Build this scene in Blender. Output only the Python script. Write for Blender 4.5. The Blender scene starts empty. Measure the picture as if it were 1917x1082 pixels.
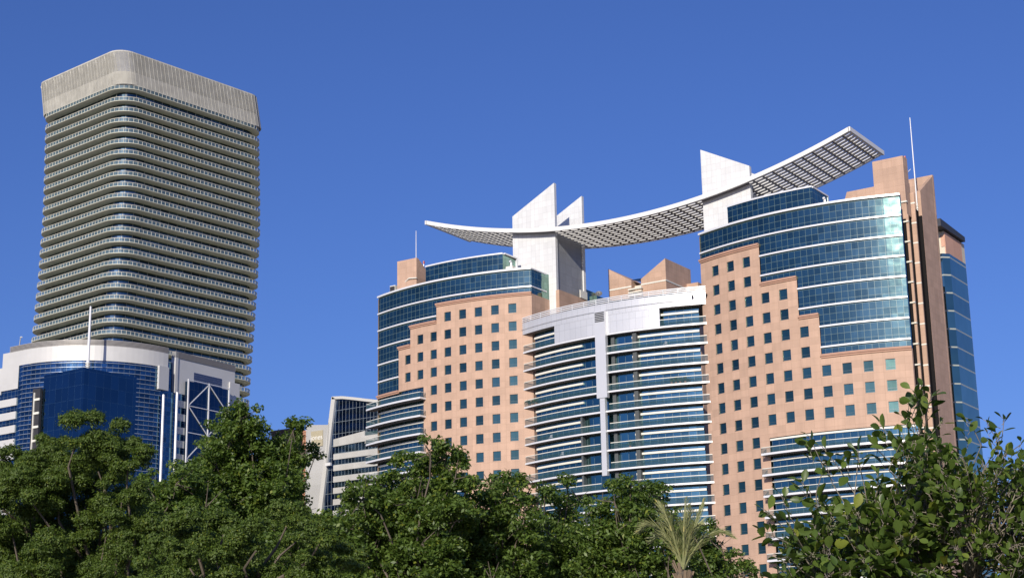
import bpy, math, random
import numpy as np
from mathutils import Vector, Matrix, Euler
R = math.radians
scene = bpy.context.scene
col = scene.collection

# ------------------------------------------------------------------ camera, sky, sun
# world axes: +X runs along the street grid (to the right), +Y away from the viewer, metres
YAW, PITCH, ROLL = math.atan2(.5531, .8331), R(14.885), R(.978)
cam = bpy.data.cameras.new('camera'); cam_ob = bpy.data.objects.new('camera', cam); col.objects.link(cam_ob)
cam.sensor_width = 36; cam.lens = 3120/1917*36; cam.clip_start = .1; cam.clip_end = 9000
cam_ob.matrix_world = (Matrix.Translation((0, 0, 1.6)) @ Matrix.Rotation(YAW, 4, 'Z') @
                       Matrix.Rotation(math.pi/2+PITCH, 4, 'X') @ Matrix.Rotation(-ROLL, 4, 'Z'))
scene.camera = cam_ob

SUN_EL = R(21); SUN_DIR = Vector((.30, -.954, 0)).normalized()*math.cos(SUN_EL) + Vector((0, 0, math.sin(SUN_EL)))
world = bpy.data.worlds.new('World'); scene.world = world; world.use_nodes = True
nt = world.node_tree; bg = nt.nodes['Background']
sky = nt.nodes.new('ShaderNodeTexSky'); sky.sky_type = 'NISHITA'; sky.sun_disc = False
sky.sun_elevation = SUN_EL; sky.sun_rotation = math.atan2(SUN_DIR.x, SUN_DIR.y)
sky.altitude = 0; sky.air_density = 1.1; sky.dust_density = .8; sky.ozone_density = 8.0
wb = nt.nodes.new('ShaderNodeVectorMath'); wb.operation = 'MULTIPLY'; wb.inputs[1].default_value = (.90, .83, 1.14)
nt.links.new(sky.outputs[0], wb.inputs[0]); nt.links.new(wb.outputs[0], bg.inputs[0]); bg.inputs[1].default_value = .099
sl = bpy.data.lights.new('sun', 'SUN'); sl.energy = 4.9; sl.angle = R(.5); sl.color = (1, .91, .77)
so = bpy.data.objects.new('sun', sl); col.objects.link(so)
so.rotation_euler = SUN_DIR.to_track_quat('Z', 'Y').to_euler(); so.location = (0, -50, 200)
scene.view_settings.view_transform = 'Standard'; scene.view_settings.look = 'None'
scene.view_settings.exposure = 0; scene.view_settings.gamma = 1

# ------------------------------------------------------------------ tagging and mesh helpers
def tag(o, label=None, cat=None, group=None, kind=None):
    if label: o['label'] = label
    if cat: o['category'] = cat
    if group: o['group'] = group
    if kind: o['kind'] = kind
    return o

def thing(name, loc, label, cat, group=None):
    o = bpy.data.objects.new(name, None); col.objects.link(o)
    o.location = loc; o.empty_display_size = 1
    return tag(o, label, cat, group)

def origin(o):
    v = Vector((0, 0, 0))
    while o is not None:
        v += Vector(o.location); o = o.parent
    return v

class MB:
    """collects faces with UVs in metres and links them as one mesh object"""
    def __init__(s): s.v = []; s.f = []; s.uv = []; s.m = []; s.smooth = False
    def face(s, pts, uv=None, mi=0):
        b = len(s.v); s.v += [tuple(p) for p in pts]; s.f.append(tuple(range(b, b+len(pts))))
        if uv is None:
            p = [Vector(q) for q in pts]; n = (p[1]-p[0]).cross(p[2]-p[1])
            a = [abs(n.x), abs(n.y), abs(n.z)]; k = a.index(max(a))
            uv = [((q.y, q.z), (q.x, q.z), (q.x, q.y))[k] for q in p]
        s.uv += list(uv); s.m.append(mi)
    def box(s, x0, x1, y0, y1, z0, z1, mi=0, skip=''):
        if 'f' not in skip: s.face([(x0,y0,z0),(x1,y0,z0),(x1,y0,z1),(x0,y0,z1)], mi=mi)
        if 'b' not in skip: s.face([(x1,y1,z0),(x0,y1,z0),(x0,y1,z1),(x1,y1,z1)], mi=mi)
        if 'r' not in skip: s.face([(x1,y0,z0),(x1,y1,z0),(x1,y1,z1),(x1,y0,z1)], mi=mi)
        if 'l' not in skip: s.face([(x0,y1,z0),(x0,y0,z0),(x0,y0,z1),(x0,y1,z1)], mi=mi)
        if 't' not in skip: s.face([(x0,y0,z1),(x1,y0,z1),(x1,y1,z1),(x0,y1,z1)], mi=mi)
        if 'd' not in skip: s.face([(x0,y1,z0),(x1,y1,z0),(x1,y0,z0),(x0,y0,z0)], mi=mi)
    def strip(s, path, z0, z1, mi=0, u0=0, closed=False):
        """vertical wall along path; path runs left to right as seen from outside"""
        u = u0; P = list(path)+([path[0]] if closed else [])
        for a, b in zip(P[:-1], P[1:]):
            l = math.hypot(b[0]-a[0], b[1]-a[1])
            s.face([(a[0],a[1],z0),(b[0],b[1],z0),(b[0],b[1],z1),(a[0],a[1],z1)], [(u,z0),(u+l,z0),(u+l,z1),(u,z1)], mi)
            u += l
    def band(s, fr, bk, z0, z1, mi=0):
        """solid between a front path and a back path of equal length"""
        s.strip(fr, z0, z1, mi); s.strip(bk[::-1], z0, z1, mi)
        for a, b, c, d in zip(fr[:-1], fr[1:], bk[1:], bk[:-1]):
            s.face([(*a,z1),(*b,z1),(*c,z1),(*d,z1)], mi=mi); s.face([(*d,z0),(*c,z0),(*b,z0),(*a,z0)], mi=mi)
        for a, b in ((fr[-1], bk[-1]), (bk[0], fr[0])):
            s.strip([a, b], z0, z1, mi)
    def prism(s, pts, z0, z1, mi=0):
        """pts counter-clockwise seen from above"""
        s.strip(pts, z0, z1, mi, closed=True)
        s.face([(*p, z1) for p in pts], mi=mi); s.face([(*p, z0) for p in pts[::-1]], mi=mi)
    def yprism(s, prof, y0, y1, mi=0):
        """profile in the X-Z plane, counter-clockwise seen from the front, pushed back in Y"""
        s.face([(x, y0, z) for x, z in prof], mi=mi); s.face([(x, y1, z) for x, z in prof[::-1]], mi=mi)
        for a, b in zip(prof, prof[1:]+prof[:1]):
            s.face([(a[0],y0,a[1]),(a[0],y1,a[1]),(b[0],y1,b[1]),(b[0],y0,b[1])], mi=mi)
    def xprism(s, prof, x0, x1, mi=0):
        """profile in Y-Z, counter-clockwise seen from +X"""
        s.face([(x1, y, z) for y, z in prof], mi=mi); s.face([(x0, y, z) for y, z in prof[::-1]], mi=mi)
        for a, b in zip(prof, prof[1:]+prof[:1]):
            s.face([(x0,a[0],a[1]),(x0,b[0],b[1]),(x1,b[0],b[1]),(x1,a[0],a[1])][::-1], mi=mi)
    def tube(s, a, b, r0, r1=None, n=8, mi=0):
        r1 = r0 if r1 is None else r1
        a, b = Vector(a), Vector(b); d = (b-a); L = d.length; d.normalize()
        p = d.orthogonal().normalized(); q = d.cross(p)
        A = [a+(p*math.cos(2*math.pi*i/n)+q*math.sin(2*math.pi*i/n))*r0 for i in range(n)]
        B = [b+(p*math.cos(2*math.pi*i/n)+q*math.sin(2*math.pi*i/n))*r1 for i in range(n)]
        for i in range(n):
            j = (i+1) % n; s.face([A[i],A[j],B[j],B[i]], [(i/n,0),((i+1)/n,0),((i+1)/n,L),(i/n,L)], mi)
        s.face(A[::-1], mi=mi); s.face(B, mi=mi)
    def bar(s, a, b, w, h=None, mi=0):
        """square bar between two points"""
        h = w if h is None else h
        a, b = Vector(a), Vector(b); d = (b-a).normalized()
        up = Vector((0,0,1)) if abs(d.z) < .95 else Vector((0,1,0))
        p = d.cross(up).normalized()*w/2; q = p.normalized().cross(d)*h/2
        A = [a+p+q, a-p+q, a-p-q, a+p-q]; B = [b+p+q, b-p+q, b-p-q, b+p-q]
        for i in range(4):
            j = (i+1) % 4; s.face([A[j],A[i],B[i],B[j]], mi=mi)
        s.face(A, mi=mi); s.face(B[::-1], mi=mi)
    def cut(s): s.cuts = getattr(s, 'cuts', [])+[len(s.f)]
    def build_each(s, name, mats, parent):
        """one object for each piece ended by cut()"""
        fs = 0; ui = 0
        for c in s.cuts:
            p = MB()
            for fi in range(fs, c):
                f = s.f[fi]; n = len(f); p.face([s.v[k] for k in f], s.uv[ui:ui+n], s.m[fi]); ui += n
            fs = c; last = p.build(name, mats, parent)
        return last
    def build(s, name, mats, parent=None, loc=None, smooth=False):
        o0 = Vector(loc) if loc is not None else (origin(parent) if parent else Vector((0,0,0)))
        me = bpy.data.meshes.new(name)
        v = [(a-o0.x, b-o0.y, c-o0.z) for a, b, c in s.v]
        me.from_pydata(v, [], s.f)
        ul = me.uv_layers.new(name='UVMap'); ul.data.foreach_set('uv', np.array(s.uv, dtype=np.float32).ravel())
        if not isinstance(mats, (list, tuple)): mats = [mats]
        for m in mats: me.materials.append(m)
        me.polygons.foreach_set('material_index', s.m)
        if smooth: me.polygons.foreach_set('use_smooth', [True]*len(s.f))
        me.update()
        ob = bpy.data.objects.new(name, me); col.objects.link(ob)
        if parent is not None:
            ob.parent = parent
            if loc is not None: ob.location = o0-origin(parent)
        elif loc is not None: ob.location = o0
        return ob

def arc(c, y, r, x0, x1, off=0, n=None):
    """points on the front (low Y) side of the circle centre (c,y), between x0 and x1, pushed outward by off"""
    a0 = math.asin((x0-c)/r); a1 = math.asin((x1-c)/r); n = n or max(1, int(abs(a1-a0)*r/1.2))
    return [(c+(r+off)*math.sin(a0+(a1-a0)*i/n), y-(r+off)*math.cos(a0+(a1-a0)*i/n)) for i in range(n+1)]

# ------------------------------------------------------------------ materials
MATS = {}
def node(nt, kind, **k):
    n = nt.nodes.new(kind)
    for a, b in k.items():
        if a in n.inputs.keys() if isinstance(a, str) else False: n.inputs[a].default_value = b
        else: setattr(n, a, b)
    return n
def mat(name, base, rough=.6, metal=0., spec=.5, noise=.0, nscale=1., tile=None, grout=None, tilevar=.06,
        bump=0., bscale=.3, mortar=.03, streak=0., coords='UV', coat=0., alpha=1., transl=0.):
    """general procedural surface: optional tile grid (w, h in metres), cloudy variation, streaks, gentle waviness"""
    m = bpy.data.materials.new(name); m.use_nodes = True; t = m.node_tree; L = t.links
    p = t.nodes['Principled BSDF']
    p.inputs['Roughness'].default_value = rough; p.inputs['Metallic'].default_value = metal
    p.inputs['Specular IOR Level'].default_value = spec; p.inputs['Coat Weight'].default_value = coat
    p.inputs['Alpha'].default_value = alpha
    tc = t.nodes.new('ShaderNodeTexCoord'); vec = tc.outputs['UV'] if coords == 'UV' else tc.outputs['Object']
    c = None
    if tile:
        b = t.nodes.new('ShaderNodeTexBrick'); b.offset = 0; b.squash = 1
        L.new(vec, b.inputs['Vector']); b.inputs['Scale'].default_value = 1
        b.inputs['Brick Width'].default_value = tile[0]; b.inputs['Row Height'].default_value = tile[1]
        b.inputs['Mortar Size'].default_value = mortar; b.inputs['Mortar Smooth'].default_value = .1; b.inputs['Bias'].default_value = 0
        b.inputs['Color1'].default_value = tuple(x*(1-tilevar) for x in base)+(1,)
        b.inputs['Color2'].default_value = tuple(min(1, x*(1+tilevar)) for x in base)+(1,)
        b.inputs['Mortar'].default_value = tuple(grout)+(1,)
        c = b.outputs['Color']
    if c is None:
        rgb = t.nodes.new('ShaderNodeRGB'); rgb.outputs[0].default_value = tuple(base)+(1,); c = rgb.outputs[0]
    def modulate(c, fac_out, lo, hi):
        mr = t.nodes.new('ShaderNodeMapRange'); L.new(fac_out, mr.inputs[0])
        mr.inputs[1].default_value = .3; mr.inputs[2].default_value = .7; mr.inputs[3].default_value = lo; mr.inputs[4].default_value = hi
        mm = t.nodes.new('ShaderNodeVectorMath'); mm.operation = 'SCALE'; L.new(c, mm.inputs[0]); L.new(mr.outputs[0], mm.inputs['Scale'])
        return mm.outputs[0]
    if noise:
        n = t.nodes.new('ShaderNodeTexNoise'); n.inputs['Scale'].default_value = nscale; n.inputs['Detail'].default_value = 5
        L.new(tc.outputs['Object'], n.inputs['Vector']); c = modulate(c, n.outputs['Fac'], 1-noise, 1+noise)
    if streak:
        mp = t.nodes.new('ShaderNodeMapping'); mp.inputs['Scale'].default_value = (1.3, .09, 1); L.new(vec, mp.inputs[0])
        n = t.nodes.new('ShaderNodeTexNoise'); n.inputs['Scale'].default_value = 1.; n.inputs['Detail'].default_value = 4
        L.new(mp.outputs[0], n.inputs['Vector']); c = modulate(c, n.outputs['Fac'], 1-streak, 1+streak*.4)
    L.new(c, p.inputs['Base Color'])
    if bump:
        n = t.nodes.new('ShaderNodeTexNoise'); n.inputs['Scale'].default_value = bscale; n.inputs['Detail'].default_value = 2
        L.new(tc.outputs['Object'], n.inputs['Vector'])
        bp = t.nodes.new('ShaderNodeBump'); bp.inputs['Strength'].default_value = bump; bp.inputs['Distance'].default_value = .3
        L.new(n.outputs['Fac'], bp.inputs['Height']); L.new(bp.outputs[0], p.inputs['Normal'])
    if transl:
        tr = t.nodes.new('ShaderNodeBsdfTranslucent'); L.new(c, tr.inputs[0]); mx = t.nodes.new('ShaderNodeMixShader')
        mx.inputs[0].default_value = transl; L.new(p.outputs[0], mx.inputs[1]); L.new(tr.outputs[0], mx.inputs[2])
        L.new(mx.outputs[0], t.nodes['Material Output'].inputs[0])
    return m

def glass(name, tint, frame, w, h, mortar=.06, rough=.08, var=.25, bump=.05, bscale=.5, rows=None, fr_rough=.4):
    """coated facade glass: mirror-like tinted panels in a mullion grid, each pane a little different"""
    m = bpy.data.materials.new(name); m.use_nodes = True; t = m.node_tree; L = t.links
    p = t.nodes['Principled BSDF']; tc = t.nodes.new('ShaderNodeTexCoord')
    b = t.nodes.new('ShaderNodeTexBrick'); b.offset = 0; L.new(tc.outputs['UV'], b.inputs['Vector'])
    b.inputs['Scale'].default_value = 1; b.inputs['Brick Width'].default_value = w; b.inputs['Row Height'].default_value = h
    b.inputs['Mortar Size'].default_value = mortar/2; b.inputs['Mortar Smooth'].default_value = .1; b.inputs['Bias'].default_value = 0
    b.inputs['Color1'].default_value = (0, 0, 0, 1); b.inputs['Color2'].default_value = (1, 1, 1, 1); b.inputs['Mortar'].default_value = (.5, .5, .5, 1)
    n = t.nodes.new('ShaderNodeTexNoise'); n.inputs['Scale'].default_value = .13; n.inputs['Detail'].default_value = 3
    L.new(tc.outputs['UV'], n.inputs['Vector'])
    ad = t.nodes.new('ShaderNodeMath'); ad.operation = 'ADD'; L.new(b.outputs['Color'], ad.inputs[0]); L.new(n.outputs['Fac'], ad.inputs[1])
    mr = t.nodes.new('ShaderNodeMapRange'); L.new(ad.outputs[0], mr.inputs[0]); mr.inputs[1].default_value = .3; mr.inputs[2].default_value = 1.7
    mr.inputs[3].default_value = 1-var; mr.inputs[4].default_value = 1+var
    sc = t.nodes.new('ShaderNodeVectorMath'); sc.operation = 'SCALE'; sc.inputs[0].default_value = tint; L.new(mr.outputs[0], sc.inputs['Scale'])
    mx = t.nodes.new('ShaderNodeMix'); mx.data_type = 'RGBA'; L.new(b.outputs['Fac'], mx.inputs[0])
    L.new(sc.outputs[0], mx.inputs[6]); mx.inputs[7].default_value = tuple(frame)+(1,)
    L.new(mx.outputs[2], p.inputs['Base Color'])
    iv = t.nodes.new('ShaderNodeMapRange'); L.new(b.outputs['Fac'], iv.inputs[0]); iv.inputs[3].default_value = 1; iv.inputs[4].default_value = 0
    L.new(iv.outputs[0], p.inputs['Metallic'])
    rr = t.nodes.new('ShaderNodeMapRange'); L.new(b.outputs['Fac'], rr.inputs[0]); rr.inputs[3].default_value = rough; rr.inputs[4].default_value = fr_rough
    L.new(rr.outputs[0], p.inputs['Roughness'])
    if bump:
        n2 = t.nodes.new('ShaderNodeTexNoise'); n2.inputs['Scale'].default_value = bscale; n2.inputs['Detail'].default_value = 1
        L.new(tc.outputs['UV'], n2.inputs['Vector'])
        ad2 = t.nodes.new('ShaderNodeMath'); ad2.operation = 'MULTIPLY_ADD'; L.new(b.outputs['Color'], ad2.inputs[0]); ad2.inputs[1].default_value = .15
        L.new(n2.outputs['Fac'], ad2.inputs[2])
        bp = t.nodes.new('ShaderNodeBump'); bp.inputs['Strength'].default_value = bump; bp.inputs['Distance'].default_value = .3
        L.new(n2.outputs['Fac'], bp.inputs['Height']); L.new(bp.outputs[0], p.inputs['Normal'])
    return m

def leafmat(name, dark, light, rough=.45, transl=.3):
    m = bpy.data.materials.new(name); m.use_nodes = True; t = m.node_tree; L = t.links; p = t.nodes['Principled BSDF']
    g = t.nodes.new('ShaderNodeNewGeometry'); r = t.nodes.new('ShaderNodeValToRGB'); L.new(g.outputs['Random Per Island'], r.inputs[0])
    r.color_ramp.elements[0].color = tuple(dark)+(1,); r.color_ramp.elements[1].color = tuple(light)+(1,)
    r.color_ramp.elements[1].position = .93
    e = r.color_ramp.elements.new(.985); e.color = (light[0]*1.7, light[1]*1.3, light[2]*.9, 1)
    L.new(r.outputs[0], p.inputs['Base Color']); p.inputs['Roughness'].default_value = rough
    p.inputs['Specular IOR Level'].default_value = .5
    tr = t.nodes.new('ShaderNodeBsdfTranslucent'); hs = t.nodes.new('ShaderNodeVectorMath'); hs.operation = 'MULTIPLY'
    L.new(r.outputs[0], hs.inputs[0]); hs.inputs[1].default_value = (1.5, 1.6, .6); L.new(hs.outputs[0], tr.inputs[0])
    mx = t.nodes.new('ShaderNodeMixShader'); mx.inputs[0].default_value = transl
    L.new(p.outputs[0], mx.inputs[1]); L.new(tr.outputs[0], mx.inputs[2]); L.new(mx.outputs[0], t.nodes['Material Output'].inputs[0])
    return m

STONE = mat('pink_stone', (.475, .320, .235), rough=.75, tile=(1.77, 1.2), grout=(.36, .235, .165), mortar=.018, tilevar=.07, noise=.07, nscale=.3, streak=.08)
STONE_TRIM = mat('pink_stone_trim', (.42, .25, .18), rough=.75, noise=.06, nscale=.4)
WHITE = mat('white_metal', (.72, .73, .75), rough=.35, metal=.15, noise=.03, nscale=.3)
BEAM = mat('cream_beam', (.70, .69, .62), rough=.5, noise=.04, nscale=.5)
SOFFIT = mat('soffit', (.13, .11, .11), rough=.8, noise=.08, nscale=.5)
PANEL = mat('silver_panel', (.62, .63, .65), rough=.38, metal=.35, tile=(1.3, 3.4), grout=(.4, .41, .43), mortar=.02, tilevar=.03, noise=.03, nscale=.2)
PANEL_PLAIN = mat('silver_plain', (.62, .63, .65), rough=.38, metal=.35, tile=(5.2, 30), grout=(.45, .46, .48), mortar=.02, tilevar=.02, noise=.03, nscale=.2)
FIN = mat('fin_panel', (.66, .67, .67), rough=.5, metal=.1, tile=(1.0, 1.25), grout=(.5, .51, .51), mortar=.022, tilevar=.05, noise=.04, nscale=.3, streak=.05)
DARK = mat('dark_recess', (.03, .03, .035), rough=.6, noise=.2, nscale=.6)
RECESS_SHADE = mat('recess_shade_black', (.010,.009,.010), rough=.8, spec=.15)  # shade of the gaps by the shafts, put into the colour
ROOF = mat('roof_gravel', (.35, .33, .3), rough=.9, noise=.15, nscale=1)
GLASS = glass('teal_glass', (.142, .236, .205), (.13, .20, .18), 1.14, 1.2, mortar=.045, rough=.075, var=.28, bump=.07)
GLASSD = glass('balcony_glass', (.105, .22, .235), (.13, .18, .18), 1.3, 3.6, mortar=.05, rough=.09, var=.3, bump=.05)
RAILG = mat('railing_glass', (.05, .11, .12), rough=.06, metal=.0, spec=.8, alpha=.4)
WING = glass('window_glass', (.125, .225, .175), (.1, .12, .13), 3, 3, mortar=.0, rough=.13, var=.15, bump=.05)
_t = WING.node_tree; _o = _t.nodes.new('ShaderNodeObjectInfo'); _m = _t.nodes.new('ShaderNodeMapRange'); _t.links.new(_o.outputs['Random'], _m.inputs[0])
_m.inputs[3].default_value = .7; _m.inputs[4].default_value = 1.3; _v = _t.nodes.new('ShaderNodeVectorMath'); _v.operation = 'SCALE'
_s = [l for l in _t.links if l.to_socket.name == 'Base Color'][0].from_socket; _t.links.new(_s, _v.inputs[0]); _t.links.new(_m.outputs[0], _v.inputs['Scale'])
_t.links.new(_v.outputs[0], _t.nodes['Principled BSDF'].inputs['Base Color'])          # every window a little lighter or darker than the next

GROUND = mat('ground', (.25, .22, .17), rough=.95, noise=.3, nscale=.05, coords='Object')
# ------------------------------------------------------------------ ground
g = MB(); S = 3500
g.face([(-S,-S,0),(S,-S,0),(S,S,0),(-S,S,0)]); tag(g.build('ground', GROUND), kind='structure')
g = MB(); g.box(-420, 60, 232, 246, .02, .06, skip='d'); tag(g.build('road', mat('asphalt', (.05,.05,.052), rough=.9, noise=.15, nscale=.6, coords='Object')), kind='structure')

FL = 3.605
# ------------------------------------------------------------------ the two stepped stone buildings
def win_proto(parent):
    m = MB(); w, h = .79, .90
    m.face([(-w,0,-h),(w,0,-h),(w,0,h),(-w,0,h)], mi=0)
    f = .05
    m.box(-w-.03, w+.03, -.26, .0, -h-.07, -h, mi=1)
    for a in ((-w,-w+f,-h,h),(w-f,w,-h,h),(-w+f,w-f,-h,-h+f),(-w+f,w-f,h-f,h),(-w+f,w-f,-h*.52,-h*.52+.045)):
        m.box(a[0], a[1], -.05, .02, a[2], a[3], mi=1, skip='b')
    return m
FRAME = mat('window_frame', (.10, .13, .15), rough=.4, metal=.4)

def stepped(name, label, C, x0, x1, glassarea, steps, cols, rows_of, opening, wing):
    """C = arc (cx, cy, r); steps = [(xa, xb, ztop)] tops of the stone wall; opening = balcony zones [(xa, xb, ztop)]"""
    cx, cy, r = C
    root = thing(name, ((x0+x1)/2, 275, 0), label, 'building')
    # stone wall with real window openings
    holes = []
    for k in range(24):
        for i, wx in enumerate(cols):
            if rows_of(k, i): holes.append((wx, 81.67-FL*k, k, i))
    xs = sorted(set([x0, x1]+[e for a in steps for e in a[:2]]+[e for a in opening for e in a[:2]]+[wx+d for wx in cols for d in (-.79, .79)]+
                    [x0+(x1-x0)*i/30 for i in range(31)]))
    xs = [x for i, x in enumerate(xs) if i == 0 or x-xs[i-1] > 1e-4]
    zs = sorted(set([0]+[a[2] for a in steps]+[a[2] for a in opening]+[81.67-FL*k+d for k in range(23) for d in (-.9, .9)]))
    def top(x):
        for a, b, z in steps:
            if a-1e-6 <= x <= b+1e-6: return z
        return 0
    def inopen(x, z):
        return any(a <= x <= b and z < zt for a, b, zt in opening)
    def P(x, off=0):
        a = math.asin(max(-1, min(1, (x-cx)/r))); return (cx+(r+off)*math.sin(a), cy-(r+off)*math.cos(a))
    def U(x): return math.asin((x-cx)/r)*r
    w = MB()
    hs = set()
    for wx, wz, k, i in holes: hs.add((round(wx, 3), round(wz, 3)))
    for xa, xb in zip(xs[:-1], xs[1:]):
        xm = (xa+xb)/2
        for za, zb in zip(zs[:-1], zs[1:]):
            zm = (za+zb)/2
            if zm > top(xm) or inopen(xm, zm): continue
            if any(abs(xm-wx) < .79 and abs(zm-wz) < .9 for wx, wz, k, i in holes): continue
            a, b = P(xa), P(xb); w.face([(*a,za),(*b,za),(*b,zb),(*a,zb)], [(U(xa),za),(U(xb),za),(U(xb),zb),(U(xa),zb)])
    dep = .22
    for wx, wz, k, i in holes:
        a, b, c, d = P(wx-.79), P(wx+.79), P(wx+.79, -dep), P(wx-.79, -dep); z0, z1 = wz-.9, wz+.9
        w.face([(*a,z0),(*d,z0),(*d,z1),(*a,z1)]); w.face([(*c,z0),(*b,z0),(*b,z1),(*c,z1)])
        w.face([(*a,z1),(*d,z1),(*c,z1),(*b,z1)]); w.face([(*d,z0),(*a,z0),(*b,z0),(*c,z0)])
    # side walls in stone (right and left), up to the stone height next to them
    ya, yb = P(x1)[1], P(x0)[1]
    if wing:                                                     # the facade ends in a free-standing wing with a recess behind, its shade painted near-black
        w.box(x1-.5, x1, ya, ya+.55, 0, steps[-1][2], skip='f')
    else: w.face([(x1,ya,0),(x1,290,0),(x1,290,steps[-1][2]),(x1,ya,steps[-1][2])], [(ya,0),(290,0),(290,steps[-1][2]),(ya,steps[-1][2])])
    w.face([(x0,290,0),(x0,yb,0),(x0,yb,89),(x0,290,89)], [(290,0),(yb,0),(yb,89),(290,89)])
    xr = x1-4.2 if wing else x1
    w.face([(xr,290,0),(x0,290,0),(x0,290,89),(xr,290,89)], [(0,0),(x1-x0,0),(x1-x0,89),(0,89)])
    w.build('stone_wall', STONE, root)
    # cornices on the steps
    for a, b, z in steps:
        if z > 89: continue
        m = MB(); m.band([P(x, .38) for x in np.linspace(a-.12, b+.0, 14)], [P(x, -.15) for x in np.linspace(a-.12, b, 14)], z, z+.34)
        m.band([P(x, .2) for x in np.linspace(a-.05, b, 14)], [P(x, -.1) for x in np.linspace(a-.05, b, 14)], z-.3, z)
        m.build('cornice', STONE_TRIM, root)
    # glass curtain wall above the steps and in the bay zones
    gm = MB()
    for xa, xb in zip(xs[:-1], xs[1:]):
        xm = (xa+xb)/2; z0 = top(xm)+.0
        if any(a <= xm <= b for a, b, z in opening) and glassarea(xm) is not None: pass
        a, b = P(xa, -.16), P(xb, -.16); zt = 89.5
        if z0 < zt: gm.face([(*a,z0),(*b,z0),(*b,zt),(*a,zt)], [(U(xa),z0-.2),(U(xb),z0-.2),(U(xb),zt-.2),(U(xa),zt-.2)])
        for oa, ob, oz in opening:
            if oa <= xm <= ob:
                a, b = P(xa, -.35), P(xb, -.35)
                gm.face([(*a,0),(*b,0),(*b,oz),(*a,oz)], [(U(xa),0),(U(xb),0),(U(xb),oz),(U(xa),oz)], 1)
    yr = P(x1, -.16)[1]; zt, zb_ = 89.5, steps[-1][2]
    if wing: gm.box(x1-.5, x1-.05, yr+.02, yr+.5, zb_, zt, skip='f')
    else: gm.face([(x1-.05,yr,zb_),(x1-.05,290,zb_),(x1-.05,290,zt),(x1-.05,yr,zt)], [(yr,zb_),(290,zb_),(290,zt),(yr,zt)])
    gm.build('curtain_wall', [GLASS, GLASSD], root)
    # white floor bands on the glass
    for k in range(0, 8):
        zc = 89.35-3.605*k
        runs = []; n = 40; cur = None
        for j in range(n):
            xm = x0+(x1-x0)*(j+.5)/n; ok = zc-.2 > top(xm)+.25
            if ok and cur is None: cur = j
            if (not ok or j == n-1) and cur is not None:
                e = j+1 if ok else j
                ea = x0+(x1-x0)*cur/n; eb = x0+(x1-x0)*e/n
                for a, b, z in steps:
                    if abs(ea-b) < 1.2: ea = b
                    if abs(eb-a) < 1.2: eb = a
                runs.append((ea, eb)); cur = None
        for a, b in runs:
            xx = np.linspace(a, b, max(3, int((b-a)/1.1)))
            m = MB(); m.band([P(x, .18 if k else .3) for x in xx], [P(x, -.2) for x in xx], zc-.14, zc+(.14 if k else .22))
            if b > x1-.3 and glassarea is not None and steps[-1][2] > 84: m.box(x1-.05, x1+.12, P(x1)[1]-.1, 269.7, zc-.12, zc+.12)
            m.build('floor_band' if k else 'parapet', WHITE, root)
    # roof
    xe = x1-4.2 if wing else x1
    m = MB(); q = [P(x, -.2) for x in np.linspace(x0, xe, 20)]
    m.face([(*p, 89.3) for p in q+[(xe, 290), (x0, 290)]]); m.build('roof', ROOF, root)
    if wing:
        m = MB(); m.strip([(xe, P(xe, -.3)[1]), (xe, 290)], 0, 89.3); m.build('dark_wall', RECESS_SHADE, root)
    # windows
    proto = None; cnt = 0
    for wx, wz, k, i in sorted(holes, key=lambda h: -h[1]):
        a = math.asin((wx-cx)/r); px, py = P(wx, -dep)
        if proto is None:
            proto = win_proto(root).build('window', [WING, FRAME], None); o = proto
        else: o = proto.copy(); col.objects.link(o)
        o.parent = root; o.location = Vector((px, py, wz))-origin(root); o.rotation_euler = (0, 0, a); cnt += 1
    print(name, 'windows', cnt)
    # balcony floors
    return root, P

RC = (-113.5, 314.5, 54.5); LC = (-190.2, 314.5, 53.8)
def bay_floors(root, P, xa, xb, ztop, n, out=1.75, lft=.75, rgt=.4, first=None):
    """slab + railing + head beam for each floor of a balcony bay"""
    for k in range(n):
        zs = (first if first else ztop-2.75)-FL*k
        xx = np.linspace(xa-lft, xb+rgt, 22); fr = [P(x, out) for x in xx]; bk = [P(x, -.3) for x in xx]
        m = MB(); m.band(fr, bk, zs-.2, zs+.16)
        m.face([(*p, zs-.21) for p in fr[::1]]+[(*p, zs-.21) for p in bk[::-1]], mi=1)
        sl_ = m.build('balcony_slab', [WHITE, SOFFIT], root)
        r_ = MB(); f2 = [P(x, out-.06) for x in xx]; f3 = [P(x, out-.12) for x in xx]
        r_.strip([bk[0]]+f2+[bk[-1]], zs+.16, zs+1.1)
        r_.band(f2, f3, zs+1.1, zs+1.2, 1)
        for e, b in ((f2[0], bk[0]), (f2[-1], bk[-1])): r_.bar((*e, zs+1.15), (*b, zs+1.15), .07, mi=1)
        for j in range(0, len(xx), 4): r_.bar((*f2[j], zs+.16), (*f2[j], zs+1.1), .035, mi=2)
        r_.build('railing', [RAILG, BEAM, DARK], sl_)
        h = MB(); x2 = np.linspace(xa, xb, 20); zc = zs+2.62
        h.band([P(x, -.1) for x in x2], [P(x, -.36) for x in x2], zc-.12, zc+.2); h.build('head_beam', BEAM, root)

# right building: 10 window columns, glass stepping down to the right
Rcols = [-130.16+3.535*i for i in range(10)]
def Rrows(k, i):
    if k < 2: return i < 3
    if k < 4: return i < 5
    if k < 6: return i < 6
    if k < 9: return True
    return k < 22 and i < 3
Rsteps = [(-133.7, -120.3, 84.2), (-120.3, -113.3, 76.95), (-113.3, -109.7, 69.8), (-109.7, -94.9, 62.5)]
Rb, RP = stepped('stepped_office_building', 'right pink stone building whose teal glass steps down to the right',
             RC, -133.7, -94.9, lambda x: None, Rsteps, Rcols, Rrows, [(-120.3, -94.9, 49.7)], True)
bay_floors(Rb, RP, -120.3, -95.2, 49.7, 12, first=46.75)
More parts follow.
